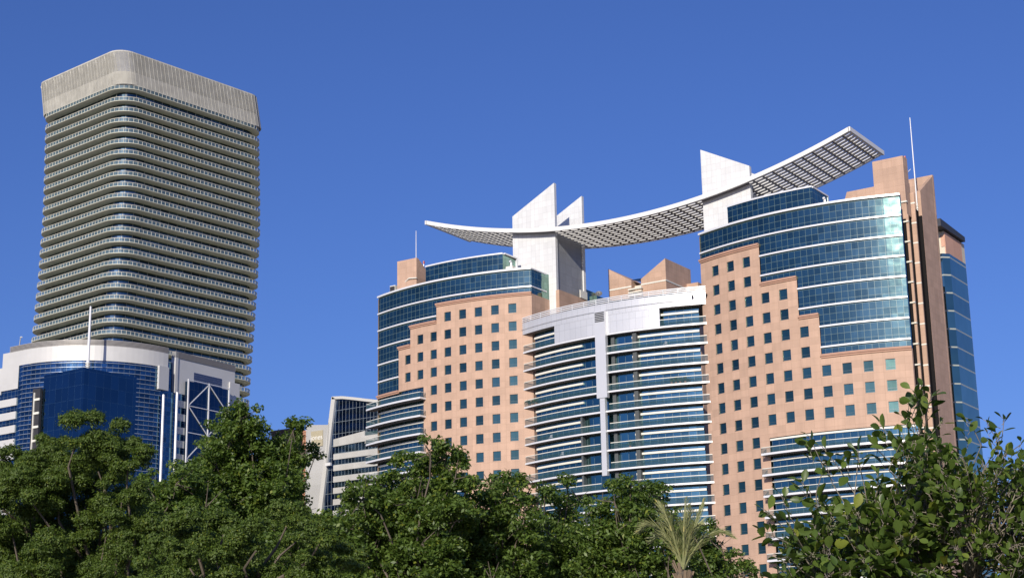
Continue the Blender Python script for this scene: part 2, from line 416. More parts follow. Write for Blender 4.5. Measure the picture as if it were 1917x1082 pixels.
# left building, mirrored staircase
Lcols = [-174.62-3.49*i for i in range(8)][::-1]
def Lrows(k, i):
    if k == 0: return i >= 3
    if k == 1: return i >= 1
    if k < 4: return True
    if k < 9: return i >= 2
    return k < 20 and i >= 5
Lsteps = [(-208.7, -201.75, 68.2), (-201.75, -198.3, 77.1), (-198.3, -191.3, 80.9), (-191.3, -170.9, 84.3)]
Lb, LP = stepped('stepped_office_building', 'left pink stone building whose dark blue glass steps down to the left',
             LC, -208.7, -170.9, lambda x: None, Lsteps, Lcols, Lrows, [(-208.7, -194.7, 68.2), (-194.7, -184.2, 50.2)], False)
bay_floors(Lb, LP, -208.6, -194.7, 68.2, 18, first=65.75, lft=1.7, rgt=.6)
bay_floors(Lb, LP, -194.0, -184.2, 50.2, 13, first=47.7, lft=-.3, rgt=.6)

def upper_block(root, P, xa, xb, yb):
    xx = np.linspace(xa, xb, 14); off = -1.3
    m = MB(); fr = [P(x, off) for x in xx]; m.strip(fr, 89.5, 93.2); m.strip([(fr[-1]), (fr[-1][0], yb)], 89.5, 93.2); m.strip([(fr[0][0], yb), fr[0]], 89.5, 93.2)
    o = m.build('penthouse_glass', GLASS, root)
    m = MB(); f2 = [P(x, off+.15) for x in xx]; m.band(f2, [P(x, off-.3) for x in xx], 93.2, 93.5)
    m.box(xb-.4, xb+.02, fr[-1][1]+.35, yb, 93.2, 93.5); m.box(xa-.02, xa+.4, fr[0][1]+.35, yb, 93.2, 93.5); m.box(xa, xb, yb, yb+.4, 89.5, 93.5)
    m.build('penthouse_coping', WHITE, root)
    m = MB(); m.face([(*p, 93.15) for p in fr]+[(xb, yb, 93.15), (xa, yb, 93.15)]); m.build('penthouse_roof', ROOF, root)
upper_block(Rb, RP, -127.7, -109.9, 268.2)
upper_block(Lb, LP, -195.2, -176.8, 268.2)

# stone box and lift shafts on the roofs
m = MB(); m.yprism([(-204.2,89.3),(-199.2,89.3),(-199.2,96.5),(-204.2,96.5)], 264.6, 265.2)
m.xprism([(265.2,89.3),(270.5,89.3),(270.5,93.0),(265.2,96.5)], -204.2, -199.2); m.build('stair_tower', STONE, Lb)
# slim stone shafts at the right end of the right building
m = MB(); m.box(-100.9, -95.3, 267.5, 269.6, 87, 97.7); m.box(-96.2, -95.15, 267.5, 267.85, 0, 87); m.box(-106.2, -100.9, 268.0, 271, 89, 93.3); m.yprism([(-107.6,89.3),(-106.2,89.3),(-106.2,93.3)], 268, 271)
sh = m.build('stone_shaft', STONE, Rb)
m = MB()
for k in range(0, 24): zc = 89.3-FL*k; m.box(-96.2, -95.12, 267.24, 267.7, zc-.13, zc+.13); m.cut()
m.build_each('shaft_band', BEAM, sh)
m = MB(); m.box(-95.5, -94.7, 270, 270.35, 0, 91.5); m.box(-97.2, -95.5, 270, 270.5, 90, 93.4)
sh2 = m.build('stone_shaft', STONE, Rb)
m = MB()
for k in range(0, 24): zc = 89.6-FL*k; m.box(-95.52, -94.66, 269.94, 270.2, zc-.13, zc+.13); m.cut()
m.build_each('shaft_band', BEAM, sh2)
m = MB(); m.box(-100, -95.6, 267.3, 267.5, 0, 86.2); m.box(-100, -95.2, 270.36, 280, 0, 89); m.box(-98, -95.5, 269.7, 270.0, 0, 87); m.box(-96.5, -94.62, 272.9, 273.1, 0, 88); m.build('dark_wall', RECESS_SHADE, Rb)  # near-black panels stand in for shade on the stone and in the gaps
m = MB()
m.xprism([(273.1,0),(280.2,0),(280.2,97.2),(273.1,92.6)], -95.2, -94.6); m.box(-99.4, -94.58, 280.2, 280.8, 0, 97.5)
m.build('stone_shaft', STONE, Rb)
# communication mast beside the shafts
def mast(name, p, h, r, label, r1=None):
    t = thing(name, p, label, 'mast')
    m = MB(); m.tube(p, (p[0], p[1], p[2]+h), r, r1 if r1 else r*.55, 10); m.build('pole', WHITE, t, smooth=False)
    m = MB()
    for k in range(3): m.tube((p[0],p[1],p[2]+.3+.5*k), (p[0],p[1],p[2]+.45+.5*k), r*1.7, n=12)
    m.build('mast_collar', BEAM, t); return t
mast('roof_mast', (-95.4, 273.2, 88.6), 17.9, .135, 'tall white pole mast rising beside the stone shafts at the far right')
mast('roof_mast', (-201.1, 267, 93.6), 9.6, .11, 'thin white pole mast above the small stone stair tower on the left pink building')

def small(name, label, cat, loc, build):
    t = thing(name, loc, label, cat); build(t); return t
def b_cool(t):
    m = MB(); m.box(-206.9, -205.5, 265.6, 267, 89.35, 91.9); m.box(-206.8, -205.6, 265.5, 265.6, 90.6, 91.7, 1); m.build('housing', [BEAM, DARK], t)
    m = MB(); m.tube((-205.4, 265.8, 90.6), (-200.9, 264.3, 92.3), .14); m.tube((-200.9, 264.3, 92.3), (-199, 264.4, 92.1), .14); m.build('pipe', BEAM, t)
small('cooling_unit', 'white roof cooling unit with a white pipe running up to the stone stair tower', 'air conditioner', (-206.2, 266.2, 89.3), b_cool)
RED = mat('beacon_red', (.35,.03,.03), rough=.4)
def b_beacon(x, y, z0, h):
    def f(t):
        m = MB(); m.tube((x, y, z0), (x, y, z0+h), .09); m.bar((x, y, z0+h*.45), (x+.9, y, z0+h*.6), .08); m.bar((x-.3, y, z0+h*.2), (x+.25, y, z0+h*.2), .3); m.build('pole', WHITE, t)
        m = MB(); m.tube((x, y, z0+h), (x, y, z0+h+.6), .2); m.build('beacon_lamp', RED, t)
    return f
small('warning_beacon', 'red tipped aircraft beacon beside the small stone stair tower on the left', 'beacon', (-200.6, 269, 93), b_beacon(-200.6, 269, 93, 3.4))
small('warning_beacon', 'red tipped aircraft beacon beside the tall stone shafts at the far right', 'beacon', (-95.9, 270.3, 93), b_beacon(-95.9, 270.3, 93, 4.9))
def b_vent(x, y, z):
    def f(t):
        m = MB(); m.box(x-.8, x+.8, y, y+1.2, z, z+1.15); m.build('housing', BEAM, t)
        m = MB(); m.tube((x+.3, y+.3, z+1.15), (x+.3, y+.3, z+1.9), .22); m.tube((x+.3, y+.3, z+1.9), (x+.3, y-.1, z+2.1), .24); m.build('vent_pipe', WHITE, t)
    return f
small('roof_vent', 'cream roof vent at the end of the upper glass storey on the left building', 'vent', (-175.6, 263.6, 89.3), b_vent(-175.6, 263.6, 89.3))
small('roof_vent', 'white roof vent at the end of the upper glass storey on the right building', 'vent', (-108.9, 263.2, 89.3), b_vent(-108.9, 263.2, 89.3))

# ------------------------------------------------------------------ curved balcony building in the middle
CC = (-152.7, 318.26, 58.2)
def CP(x, off=0):
    a = math.asin(max(-1, min(1, (x-CC[0])/CC[2]))); return (CC[0]+(CC[2]+off)*math.sin(a), CC[1]-(CC[2]+off)*math.cos(a))
Cb = thing('curved_balcony_building', (-152.5, 270, 0), 'middle building with a bowed front of long white balconies and a silver panelled top', 'building')
xa, xb = -173.3, -131.9; xx = np.linspace(xa, xb, 44); gx = np.linspace(-170.8, -134.3, 40)
SB = -1.5
m = MB(); m.strip([CP(x, SB) for x in gx], 0, 79.0)
m.build('curtain_wall', glass('bay_glass', (.11, .235, .25), (.12, .18, .19), 1.45, 3.605, mortar=.06, rough=.08, var=.35, bump=.04), Cb)
m = MB(); m.face([(*CP(x, -.3), 78.4) for x in xx]+[(-133.7, 285, 78.4), (-170.9, 285, 78.4)]); m.build('roof', ROOF, Cb)
COLS = (-153.95, -151.75)
for k in range(20):
    zs = 72.5-FL*k
    m = MB(); fr = [CP(x) for x in xx]; bk = [CP(x, SB-.1) for x in xx]
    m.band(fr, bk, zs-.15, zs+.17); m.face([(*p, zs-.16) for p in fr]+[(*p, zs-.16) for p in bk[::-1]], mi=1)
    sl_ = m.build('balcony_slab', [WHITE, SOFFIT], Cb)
    segs = [(xa, COLS[0]), (COLS[1], xb)] if k > 0 else [(xa, -163.9), (-141.2, xb)]
    for a, b in segs:
        q = np.linspace(a, b, 20 if b-a > 12 else 8); f2 = [CP(x, -.08) for x in q]; f3 = [CP(x, -.16) for x in q]
        m = MB(); pth = list(f2)
        if a == xa: pth = [CP(a, SB)]+pth
        if b == xb: pth = pth+[CP(b, SB)]
        m.strip(pth, zs+.2, zs+1.3); m.band(f2, f3, zs+1.3, zs+1.42, 1)
        if a == xa: m.bar((*f2[0], zs+1.36), (*CP(a, SB), zs+1.36), .08, mi=1)
        if b == xb: m.bar((*f2[-1], zs+1.36), (*CP(b, SB), zs+1.36), .08, mi=1)
        for x in np.arange(a+.05, b, 5.2): p = CP(x, -.1); m.bar((*p, zs+.2), (*p, zs+1.3), .035, mi=2)
        m.build('railing', [RAILG, BEAM, DARK], sl_)
    zc = zs+2.6
    for a, b in ((-170.7, -158.2), (-147.2, -134.35)):
        q = np.linspace(a, b, 14); m = MB(); m.band([CP(x, SB+.32) for x in q], [CP(x, SB-.05) for x in q], zc-.2, zc+.18)
        m.build('head_beam', BEAM, Cb)
    # partition walls between flats
    m = MB()
    for x in (-146.9,): m.box(x, x+.8, CP(x, SB+.9)[1], CP(x, SB)[1]+.2, zs+.2, zs+3.3); m.cut()
    for x in (-151.5,): m.box(x, x+.7, CP(x, SB+.5)[1], CP(x, SB)[1]+.2, zs+.2, zs+3.3); m.cut()
    if k > 4: m.box(-158.3, -157.9, CP(-158, SB+1.2)[1], CP(-158, SB)[1]+.2, zs+.2, zs+3.3); m.cut()
    m.build_each('partition_wall', mat('partition', (.07,.08,.085), rough=.6) if k == 0 else bpy.data.materials['partition'], Cb)
# silver parapet: a deep fascia with two openings below its ends
m = MB(); q = np.linspace(xa, xb, 44)
m.band([CP(x, .0) for x in q], [CP(x, -.35) for x in q], 76.1, 78.45)
qq = np.linspace(-163.9, -141.2, 26); m.band([CP(x, -.02) for x in qq], [CP(x, -.35) for x in qq], 72.7, 76.1)
m.build('fascia', PANEL, Cb)
m = MB()
for k, z in enumerate((78.6, 78.95, 79.3)): m.band([CP(x, .05) for x in q], [CP(x, -.15) for x in q], z, z+.16)
for x in np.linspace(xa+.3, xb-.3, 16): p = CP(x, -.1); m.bar((*p, 78.45), (*p, 79.35), .12)
m.build('parapet_rail', WHITE, Cb)
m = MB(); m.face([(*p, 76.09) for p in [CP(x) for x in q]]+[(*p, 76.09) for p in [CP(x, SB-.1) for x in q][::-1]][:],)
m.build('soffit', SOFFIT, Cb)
m = MB()
for j in range(len(q)-1): m.tube((*CP(q[j], .16), 77.05), (*CP(q[j+1], .16), 77.05), .035, n=5)
for x in np.linspace(xa+1, xb-1, 15): m.tube((*CP(x, 0), 77.15), (*CP(x, .18), 77.05), .05, n=5)
m.build('guide_rail', mat('steel', (.45,.47,.5), rough=.4, metal=.6), Cb)
m = MB(); m.box(COLS[0], COLS[1], 259.45, 260.3, 60.6, 77.0); m.box(-153.4, -152.35, 259.6, 260.4, 46.3, 60.6)
m.build('column_casing', PANEL_PLAIN, Cb)
m = MB()
for k in range(6): m.box(COLS[0]+.12, COLS[1]-.12, 259.3, 259.46, 75.0+.32*k, 75.12+.32*k)
m.build('vent_louvre', DARK, Cb)

# potted plants and chairs left out on the balconies
def potted(x, k, off, h, label, group=None):
    rg = np.random.default_rng(int(abs(x)*10)+k); p = CP(x, off); z = 72.5-FL*k+.2
    t = thing('potted_plant', (p[0], p[1], z), label, 'plant', group)
    m = MB()
    for a in range(8): pass
    m.tube((p[0],p[1],z), (p[0],p[1],z+.35), .16, .22, 10); m.build('pot', mat('terracotta', (.35,.16,.09), rough=.8) if 'terracotta' not in bpy.data.materials else bpy.data.materials['terracotta'], t)
    m = MB()
    for _ in range(140):
        c = Vector((p[0],p[1],z+.35+h*.55))+Vector(rg.normal(size=3))*h*.24; n = Vector(rg.normal(size=3)).normalized(); a = n.orthogonal()*.09; b = n.cross(a)*.6
        m.face([c-a, c-b, c+a, c+b])
    m.build('foliage', mat('pot_leaf', (.06,.10,.03), rough=.6) if 'pot_leaf' not in bpy.data.materials else bpy.data.materials['pot_leaf'], t)
for j, x in enumerate((-172.6, -171.7, -170.6, -169.6)): potted(x, 3, -.5, .8+.15*(j % 2), ('leftmost', 'second from left', 'third from left', 'rightmost')[j]+' potted plant in the row at the left end of a bowed balcony', 'potted plants at the left end of the fourth balcony')
for j, x in enumerate((-139.6, -138.8, -138.0, -137.1)): potted(x, 3, -.5, .7+.2*(j % 2), ('leftmost', 'second from left', 'third from left', 'rightmost')[j]+' potted plant in the row near the right end of a bowed balcony', 'potted plants near the right end of the fourth balcony')
potted(-148.0, 6, -.6, .9, 'single potted plant just right of the tall silver column')
def chair(x, k, label):
    p = CP(x, -.75); z = 72.5-FL*k+.2; t = thing('balcony_chair', (p[0], p[1], z), label, 'chair'); X, Y = p
    m = MB(); m.box(X-.25, X+.25, Y-.25, Y+.25, z+.40, z+.45); m.build('seat', WHITE, t)
    m = MB(); m.box(X-.25, X+.25, Y+.2, Y+.25, z+.45, z+.95); m.build('backrest', WHITE, t)
    for a in (-.22, .22):
        for b in (-.22, .22): m = MB(); m.bar((X+a, Y+b, z), (X+a, Y+b, z+.4), .04); m.build('leg', WHITE, t)
chair(-166.2, 5, 'white chair on a left hand bowed balcony, higher of the two'); chair(-163.4, 6, 'white chair on a left hand bowed balcony, lower of the two')
chair(-140.5, 1, 'white chair on the second bowed balcony from the top, right side')
# spot lamps on the parapet
for (x, lab) in ((-134.9, 'small dark floodlight on the silver parapet, further from its right end'), (-132.5, 'small dark floodlight at the right end of the silver parapet')):
    t = thing('floodlight', (*CP(x, .2), 77.3), lab, 'lamp', 'floodlights on the silver parapet')
    p = CP(x, .0); m = MB(); m.bar((*p, 77.2), (p[0], p[1]-.45, 77.35), .06); m.build('bracket', DARK, t)
    m = MB(); m.tube((p[0]-.12, p[1]-.4, 77.2), (p[0]+.16, p[1]-.65, 77.75), .1, .16, 10); m.build('lamp_head', DARK, t)

# ------------------------------------------------------------------ canopy and its fin pylons
YF, YB = 269.9, 285.3
def cz(x): return 97.6+8.1*((x+152.7)/47.3)**2
cano = thing('roof_canopy', (-152.7, 277, 97), 'long white louvred canopy curving like a smile between the rooftops', 'canopy')
CAN = mat('canopy_white', (.74,.74,.72), rough=.45, metal=.1, noise=.03, nscale=.3)
CAND = mat('canopy_rib', (.16,.155,.165), rough=.5, metal=.2, noise=.05, nscale=.3)
CX = np.linspace(-200, -105.4, 61)
def sheet(m, y0, y1, lo, hi, mi=0, xs_=CX):
    """curved beam following the canopy profile between y0 and y1, from lo to hi relative to the profile"""
    for a, b in zip(xs_[:-1], xs_[1:]):
        za, zb = cz(a), cz(b)
        m.face([(a,y0,za+lo),(b,y0,zb+lo),(b,y0,zb+hi),(a,y0,za+hi)], mi=mi); m.face([(b,y1,zb+lo),(a,y1,za+lo),(a,y1,za+hi),(b,y1,zb+hi)], mi=mi)
        m.face([(a,y0,za+hi),(b,y0,zb+hi),(b,y1,zb+hi),(a,y1,za+hi)], mi=mi); m.face([(a,y1,za+lo),(b,y1,zb+lo),(b,y0,zb+lo),(a,y0,za+lo)], mi=mi)
    for x, s_ in ((xs_[0], 1), (xs_[-1], -1)):
        z = cz(x); f = [(x,y1,z+lo),(x,y0,z+lo),(x,y0,z+hi),(x,y1,z+hi)]; m.face(f if s_ > 0 else f[::-1], mi=mi)
m = MB(); sheet(m, YF-.9, YF-.55, -.78, .05); m.build('edge_beam', CAN, cano); m = MB(); sheet(m, YB-.3, YB, -.6, .05); m.build('edge_beam', CAN, cano)
m = MB(); m.yprism([(-200.3,cz(-200)-.78),(-199.9,cz(-200)-.78),(-199.9,cz(-200)+.05),(-200.3,cz(-200)+.05)], YF-.9, YB); m.build('end_beam', CAN, cano); m = MB()
m.yprism([(-105.5,cz(-105.4)-.78),(-105.1,cz(-105.4)-.78),(-105.1,cz(-105.4)+.05),(-105.5,cz(-105.4)+.05)], YF-.9, YB); m.build('end_beam', CAN, cano)
ns = 12; UND_SHADE = mat('canopy_underside_shade', (.11,.10,.115), rough=.6)
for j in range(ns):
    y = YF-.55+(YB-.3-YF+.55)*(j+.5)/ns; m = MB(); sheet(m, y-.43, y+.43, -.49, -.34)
    for i_, f_ in enumerate(m.f):                                # underside shade put into a darker colour, nose white as in sun
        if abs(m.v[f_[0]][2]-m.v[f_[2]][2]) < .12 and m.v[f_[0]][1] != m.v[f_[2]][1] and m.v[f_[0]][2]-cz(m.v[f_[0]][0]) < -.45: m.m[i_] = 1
    m.build('louvre_blade', [CAN, UND_SHADE], cano)
m = MB(); sheet(m, YF-.56, YF+.9, -.62, -.57, xs_=np.linspace(-179.2, -168.9, 8)); sheet(m, YF-.56, YF+.9, -.62, -.57, xs_=np.linspace(-136.1, -126.1, 8)); m.build('soffit_panel', UND_SHADE, cano)
m = MB()
for x in np.arange(-198, -105.8, 2.02):
    z = cz(x); z2 = cz(x+.18)
    m.face([(x,YF-.5,z-.6),(x+.18,YF-.5,z2-.6),(x+.18,YB-.3,z2-.6),(x,YB-.3,z-.6)][::-1]); m.face([(x,YF-.5,z-.6),(x,YB-.3,z-.6),(x,YB-.3,z-.05),(x,YF-.5,z-.05)][::-1])
    m.face([(x+.18,YF-.5,z2-.6),(x+.18,YB-.3,z2-.6),(x+.18,YB-.3,z2-.05),(x+.18,YF-.5,z2-.05)])
m.build('cross_rib', CAND, cano)

def pylon(label, x0, x1, z0, z1, base, hole):
    t = thing('fin_pylon', ((x0+x1)/2, 276, base), label, 'tower', 'white fin pylons carrying the canopy')
    for y in (YF+.9, YB-3.9):
        m = MB(); m.yprism([(x0,base),(x1,base),(x1,z1),(x0,z0)], y, y+.8)
        m.build('fin', FIN, t)
    m = MB(); xs_ = x1-.7; m.box(x0+.3, x1-.3, YF+1.7, YB-3.9, base, cz((x0+x1)/2)-1.2); m.build('shaft_wall', mat('shaft_grey', (.26,.27,.29), rough=.5, metal=.2, tile=(2.2,2.2), grout=(.2,.2,.21), noise=.05) if not hole else bpy.data.materials['shaft_grey'], t)
    return t
pylon('white pylon of two sharp fins peaking to the right, above the left pink building', -179.4, -169.2, 103.2, 108.4, 60, False)
pylon('white pylon of two sharp fins peaking to the left, above the right pink building', -136.1, -126.1, 108.4, 103.1, 84, True)
# stone wall and white box against the shaft
m = MB(); m.box(-169.2, -168.45, 270.55, 281.3, 60, 86.0); m.build('side_wall', STONE, Lb)
m = MB(); m.box(-168.5, -166.8, 282.3, 288, 60, 87); o = m.build('rear_glass_bay', GLASS, Lb)
m = MB(); m.box(-168.46, -168.3, 278.4, 281.1, 86.0, 87.6); m.build('vent_box', BEAM, Lb)
def dish(p, r, label, name='satellite_dish'):
    t = thing(name, p, label, 'satellite dish'); m = MB(); n = 16; d = Vector((.35,-.8,.5)).normalized(); a = d.orthogonal().normalized(); b = d.cross(a)
    c = Vector(p)+Vector((0,0,r)); rings = []
    for k in range(4):
        rr = r*k/3; rings.append([c+(a*math.cos(2*math.pi*i/n)+b*math.sin(2*math.pi*i/n))*rr+d*(.35*r*(k/3)**2) for i in range(n)])
    for k in range(3):
        for i in range(n): j = (i+1) % n; m.face([rings[k][i], rings[k][j], rings[k+1][j], rings[k+1][i]][::-1])
    m.build('reflector', mat('dish_grey', (.12,.12,.13), rough=.5) if 'dish_grey' not in bpy.data.materials else bpy.data.materials['dish_grey'], t)
    m = MB(); m.tube(p, c, .08); m.tube(c, c+d*r*.9, .04); m.build('stand', DARK, t)
dish((-167.6, 284.5, 87.0), .75, 'dark satellite dish on the blue glass bay between the fins and the gap of sky')

# ------------------------------------------------------------------ stone block with a butterfly roof behind the middle building
Pb = thing('stone_roof_block', (-168, 306, 0), 'pink stone block with a notched butterfly roof behind the balcony building', 'building')
m = MB(); m.yprism([(-175.95,0),(-170.3,0),(-170.3,95.2),(-175.95,98.7)], 303, 314.5); m.box(-170.3, -167.9, 304.6, 314.5, 0, 94.3)
m.yprism([(-167.9,0),(-161.85,0),(-161.85,98.7),(-167.9,95.1)], 303, 314.5); m.box(-161.85, -159.1, 312.4, 316.6, 0, 95.0)
m.build('stone_wall', STONE, Pb)
m = MB(); m.box(-176.0, -170.3, 302.92, 303, 93.7, 94.0); m.box(-167.9, -161.8, 302.92, 303, 93.7, 94.0); m.box(-161.85, -161.77, 302.92, 314.5, 93.7, 94.0); m.box(-170.3, -167.9, 304.5, 304.6, 93.9, 94.2)
m.build('white_band', BEAM, Pb)
m = MB(); m.face([(-170.7,303.6,95.5),(-167.9,303.6,94.5),(-167.9,309,95.2),(-170.7,309,97.1)]); m.build('sloped_skylight', GLASS, Pb)
m = MB()
for k in range(4): m.box(-170.7, -167.4, 302.1, 302.9, 90.7+.71*k, 91.0+.71*k)
m.build('louvre', BEAM, Pb)

# ------------------------------------------------------------------ glass block at the far right
Fb = thing('rear_glass_tower', (-106, 322, 0), 'narrow building with a cream corner and wavy blue glass at the far right', 'building')
CREAM = mat('cream_render', (.62,.56,.44), rough=.7, noise=.05, nscale=.4)
m = MB(); m.box(-105.6, -103.35, 310, 322, 0, 95.8); m.build('cream_wall', CREAM, Fb)
m = MB(); m.box(-103.35, -103.2, 310.05, 319.8, 0, 95.6); m.box(-104, -103.3, 309.9, 310.1, 92.6, 94.9, 0); m.build('stone_wall', mat('peach_render', (.60,.35,.25), rough=.7, noise=.06, nscale=.3, tile=(4.2, 30), grout=(.5,.3,.22), mortar=.05), Fb)
m = MB(); m.xprism([(306.5,95.9),(320.6,95.9),(320.6,96.9),(306.5,97.4)], -106.2, -102.6); m.build('dark_roof', mat('dark_roofing', (.035,.04,.055), rough=.6), Fb)
FG = glass('wavy_blue_glass', (.24,.36,.30), (.33,.36,.33), 30, 3.61, mortar=.30, rough=.05, var=.25, bump=.3, bscale=.22)
m = MB(); m.strip([(-105.2,309.0), (-103.7,309.0), (-102.6,310.1), (-102.6,319.6)], 0, 91.0); m.face([(-105.2,309,91),(-103.7,309,91),(-102.6,310.1,91),(-102.6,319.6,91),(-105.2,319.6,91)]); m.build('glass_wall', FG, Fb)
m = MB()
for k in range(20): m.box(-106.4, -105.2, 308.6, 309.9, 83.5-FL*k, 85.9-FL*k); m.cut()
m.build_each('cream_balcony', CREAM, Fb)

# ------------------------------------------------------------------ tall residential tower on the left
TW = thing('residential_tower', (-366, 340, 0), 'tall round cornered tower ringed by balconies with a slatted crown, at the left', 'tower')
SLABM = mat('tower_slab', (.58,.58,.47), rough=.7, noise=.06, nscale=.3)
TW.rotation_euler = (0, 0, -.12)
RAILT = mat('tower_rail_glass', (.17,.25,.25), rough=.09, metal=.4, spec=.9, alpha=.72, noise=.3, nscale=.5)
POST = mat('tower_post', (.60,.58,.50), rough=.5)
CORE = glass('tower_wall_glass', (.10,.15,.17), (.38,.37,.32), 3.4, 3.6, mortar=.16, rough=.12, var=.6, bump=.05)
def rr(x0, x1, y0, y1, r, n=9, seg=3.0):
    pts = []
    for cx, cy, a0 in ((x0+r,y0+r,180),(x1-r,y0+r,270),(x1-r,y1-r,0),(x0+r,y1-r,90)):
        for i in range(n+1): a = R(a0+90*i/n); pts.append((cx+r*math.cos(a), cy+r*math.sin(a)))
    return pts
def along(path, step):
    P = path+[path[0]]; out = []; acc = 0
    for a, b in zip(P[:-1], P[1:]):
        l = math.hypot(b[0]-a[0], b[1]-a[1])
        while acc < l:
            k = acc/l; out.append((a[0]+(b[0]-a[0])*k, a[1]+(b[1]-a[1])*k)); acc += step
        acc -= l
    return out
TX0, TX1, TY0, TY1 = -421.1, -373.7, 341.5, 401.9
outl = rr(TX0, TX1, TY0, TY1, 7.5); inn = rr(TX0+2.5, TX1-2.5, TY0+2.5, TY1-2.5, 5.2)
def shift(z):
    return float(np.interp(z, [100,110,118,125,132,140,147,155,165,175,190,201,214.5], [-2.2,-1.6,-1.1,-.5,.1,.6,1.2,1.3,1.7,1.4,.6,0,-2.7]))
def ring(m, o, i, z0, z1, mi=0):
    n = len(o)
    for a in range(n):
        b = (a+1) % n
        m.face([(*o[a],z0),(*o[b],z0),(*o[b],z1),(*o[a],z1)], mi=mi); m.face([(*o[a],z1),(*o[b],z1),(*i[b],z1),(*i[a],z1)], mi=mi)
        m.face([(*i[a],z0),(*i[b],z0),(*o[b],z0),(*o[a],z0)], mi=mi)
slab_proto = rail_proto = None; NT = 36
zt = 200.9
for k in range(NT):
    z = zt if k == 0 else zt-.5-FL*k
    if slab_proto is None:
        m = MB(); md = rr(TX0+1.1, TX1-1.1, TY0+1.1, TY1-1.1, 6.4); lip = rr(TX0+.35, TX1-.35, TY0+.35, TY1-.35, 7.15)
        nn = len(outl)
        for a in range(nn):                                      # boat shaped edge: thin lip, underside curving down to a flat soffit
            b = (a+1) % nn
            for (p, zp), (q, zq) in (((outl,.26),(outl,.42)), ((lip,.10),(outl,.26)), ((md,-.14),(lip,.10)), ((inn,-.16),(md,-.14)), ((outl,.42),(inn,.42))):
                m.face([(*p[a],zp),(*p[b],zp),(*q[b],zq),(*q[a],zq)])
        slab_proto = m.build('balcony_slab', SLABM, None); so_ = slab_proto
        m = MB(); o2 = rr(TX0+.1, TX1-.1, TY0+.1, TY1-.1, 7.4); o3 = rr(TX0+.22, TX1-.22, TY0+.22, TY1-.22, 7.3)
        m.strip(o2, .42, 1.5, 0, closed=True); ring(m, outl, o3, 1.5, 1.62, 1)
        for p in along(o2, 1.55): m.box(p[0]-.07, p[0]+.07, p[1]-.07, p[1]+.07, .42, 1.5, 1, skip='td')
        rail_proto = m.build('railing', [RAILT, POST], slab_proto); ro_ = rail_proto
    else:
        so_ = slab_proto.copy(); col.objects.link(so_); ro_ = rail_proto.copy(); col.objects.link(ro_); ro_.parent = so_
    so_.parent = TW; so_.location = Vector((shift(z), 0, z))-origin(TW)
m = MB(); zz = [0]+[zt-.5-FL*k for k in range(NT-1, 0, -1)]+[zt]
for za, zb in zip(zz[:-1], zz[1:]):
    sa = shift(max(za, 100)); pth = [(p[0]+sa, p[1]) for p in inn]; m.strip(pth, za, zb, closed=True)
m.build('wall', CORE, TW)
# crown of fine horizontal slats
SLAT = mat('crown_slat', (.49,.48,.43), rough=.75, metal=0, spec=.2, noise=.12, nscale=.35)
m = MB(); ct, c0 = 214.6, 202.6; ns = 37
def crown_out(z, ins=0):
    f = (z-c0)/(ct-c0); dx = -2.7*f; g_ = .25+.0*f
    return [(p[0]+dx, p[1]) for p in rr(TX0+g_+ins, TX1-g_-ins, TY0+g_+ins, TY1-g_-ins, 5.2-ins)]
for k in range(ns):
    z = c0+(ct-c0)*k/ns; o = crown_out(z); i_ = crown_out(z, .28); h = .15 if k > 13 else .21
    ring(m, o, i_, z, z+h)
o = crown_out(ct); ring(m, o, crown_out(ct, .4), ct-.1, ct+.25)
m.build('slat_screen', SLAT, TW)
m = MB(); A = along(crown_out(c0, -.04), 1.55); B = along(crown_out(ct, -.04), 1.55)
for a, b in zip(A, B): m.bar((a[0]+.0, a[1]+.0, c0), (b[0], b[1], ct), .085, .085)
rs = random.Random(2)
m.build('screen_post', SLAT, TW)
m = MB()
for a, b in list(zip(A, B))[::3]:
    c_ = Vector((-397, 372, 0)); d_ = (c_-Vector((a[0], a[1], 0))).normalized()*2.2
    m.bar((a[0]+d_.x, a[1]+d_.y, c0), (b[0], b[1], ct-.6), .22); m.cut()
m.build_each('screen_brace', POST, TW)
m = MB(); m.prism(rr(TX0+9, TX1-9, TY0+9, TY1-9, 5), 201, 209.5); m.build('plant_room', mat('plant_room_grey', (.30,.30,.31), rough=.7, noise=.1, nscale=.2), TW)
m = MB(); m.prism(rr(TX0+2, TX1-2, TY0+2, TY1-2, 5), 201, 202.3); m.build('roof', SLABM, TW)

# ------------------------------------------------------------------ blue office building below the tower
OB = thing('blue_office_building', (-340, 320, 0), 'office with curved white parapet, deep blue glass box and braced side frame', 'building')
OC = (-348.6, 315.9, 27.1)
def oa(a0, a1, off=0, n=26):
    return [(OC[0]+(OC[2]+off)*math.sin(R(a0+(a1-a0)*i/n)), OC[1]-(OC[2]+off)*math.cos(R(a0+(a1-a0)*i/n))) for i in range(n+1)]
OW = mat('office_white_panel', (.55,.55,.54), rough=.45, metal=.1, tile=(2.2,1.8), grout=(.55,.55,.56), mortar=.02, tilevar=.02, noise=.03, nscale=.2)
OG = glass('office_blue_glass', (.065,.14,.215), (.14,.20,.24), 1.5, 1.22, mortar=.05, rough=.1, var=.45, bump=.06)
OBX = glass('blue_box_glass', (.055,.12,.19), (.05,.11,.17), 2.4, 3.6, mortar=.02, rough=.12, var=.16, bump=.05)
m = MB(); pth = [(-356.6,288.8)]+oa(0, 89)
m.strip(pth, 98.2, 102.3)
m.box(-356.6, -349.9, 288.8, 290, 92.0, 98.2, skip=''); m.box(-353.9, -349.9, 288.86, 290, 92.0, 102.3); m.box(-362, -356.6, 288.8, 292, 91.1, 98.4)
m.box(-321.9, -321.2, 312.0, 315.6, 92, 98.4)
m.build('white_parapet', OW, OB)
m = MB()
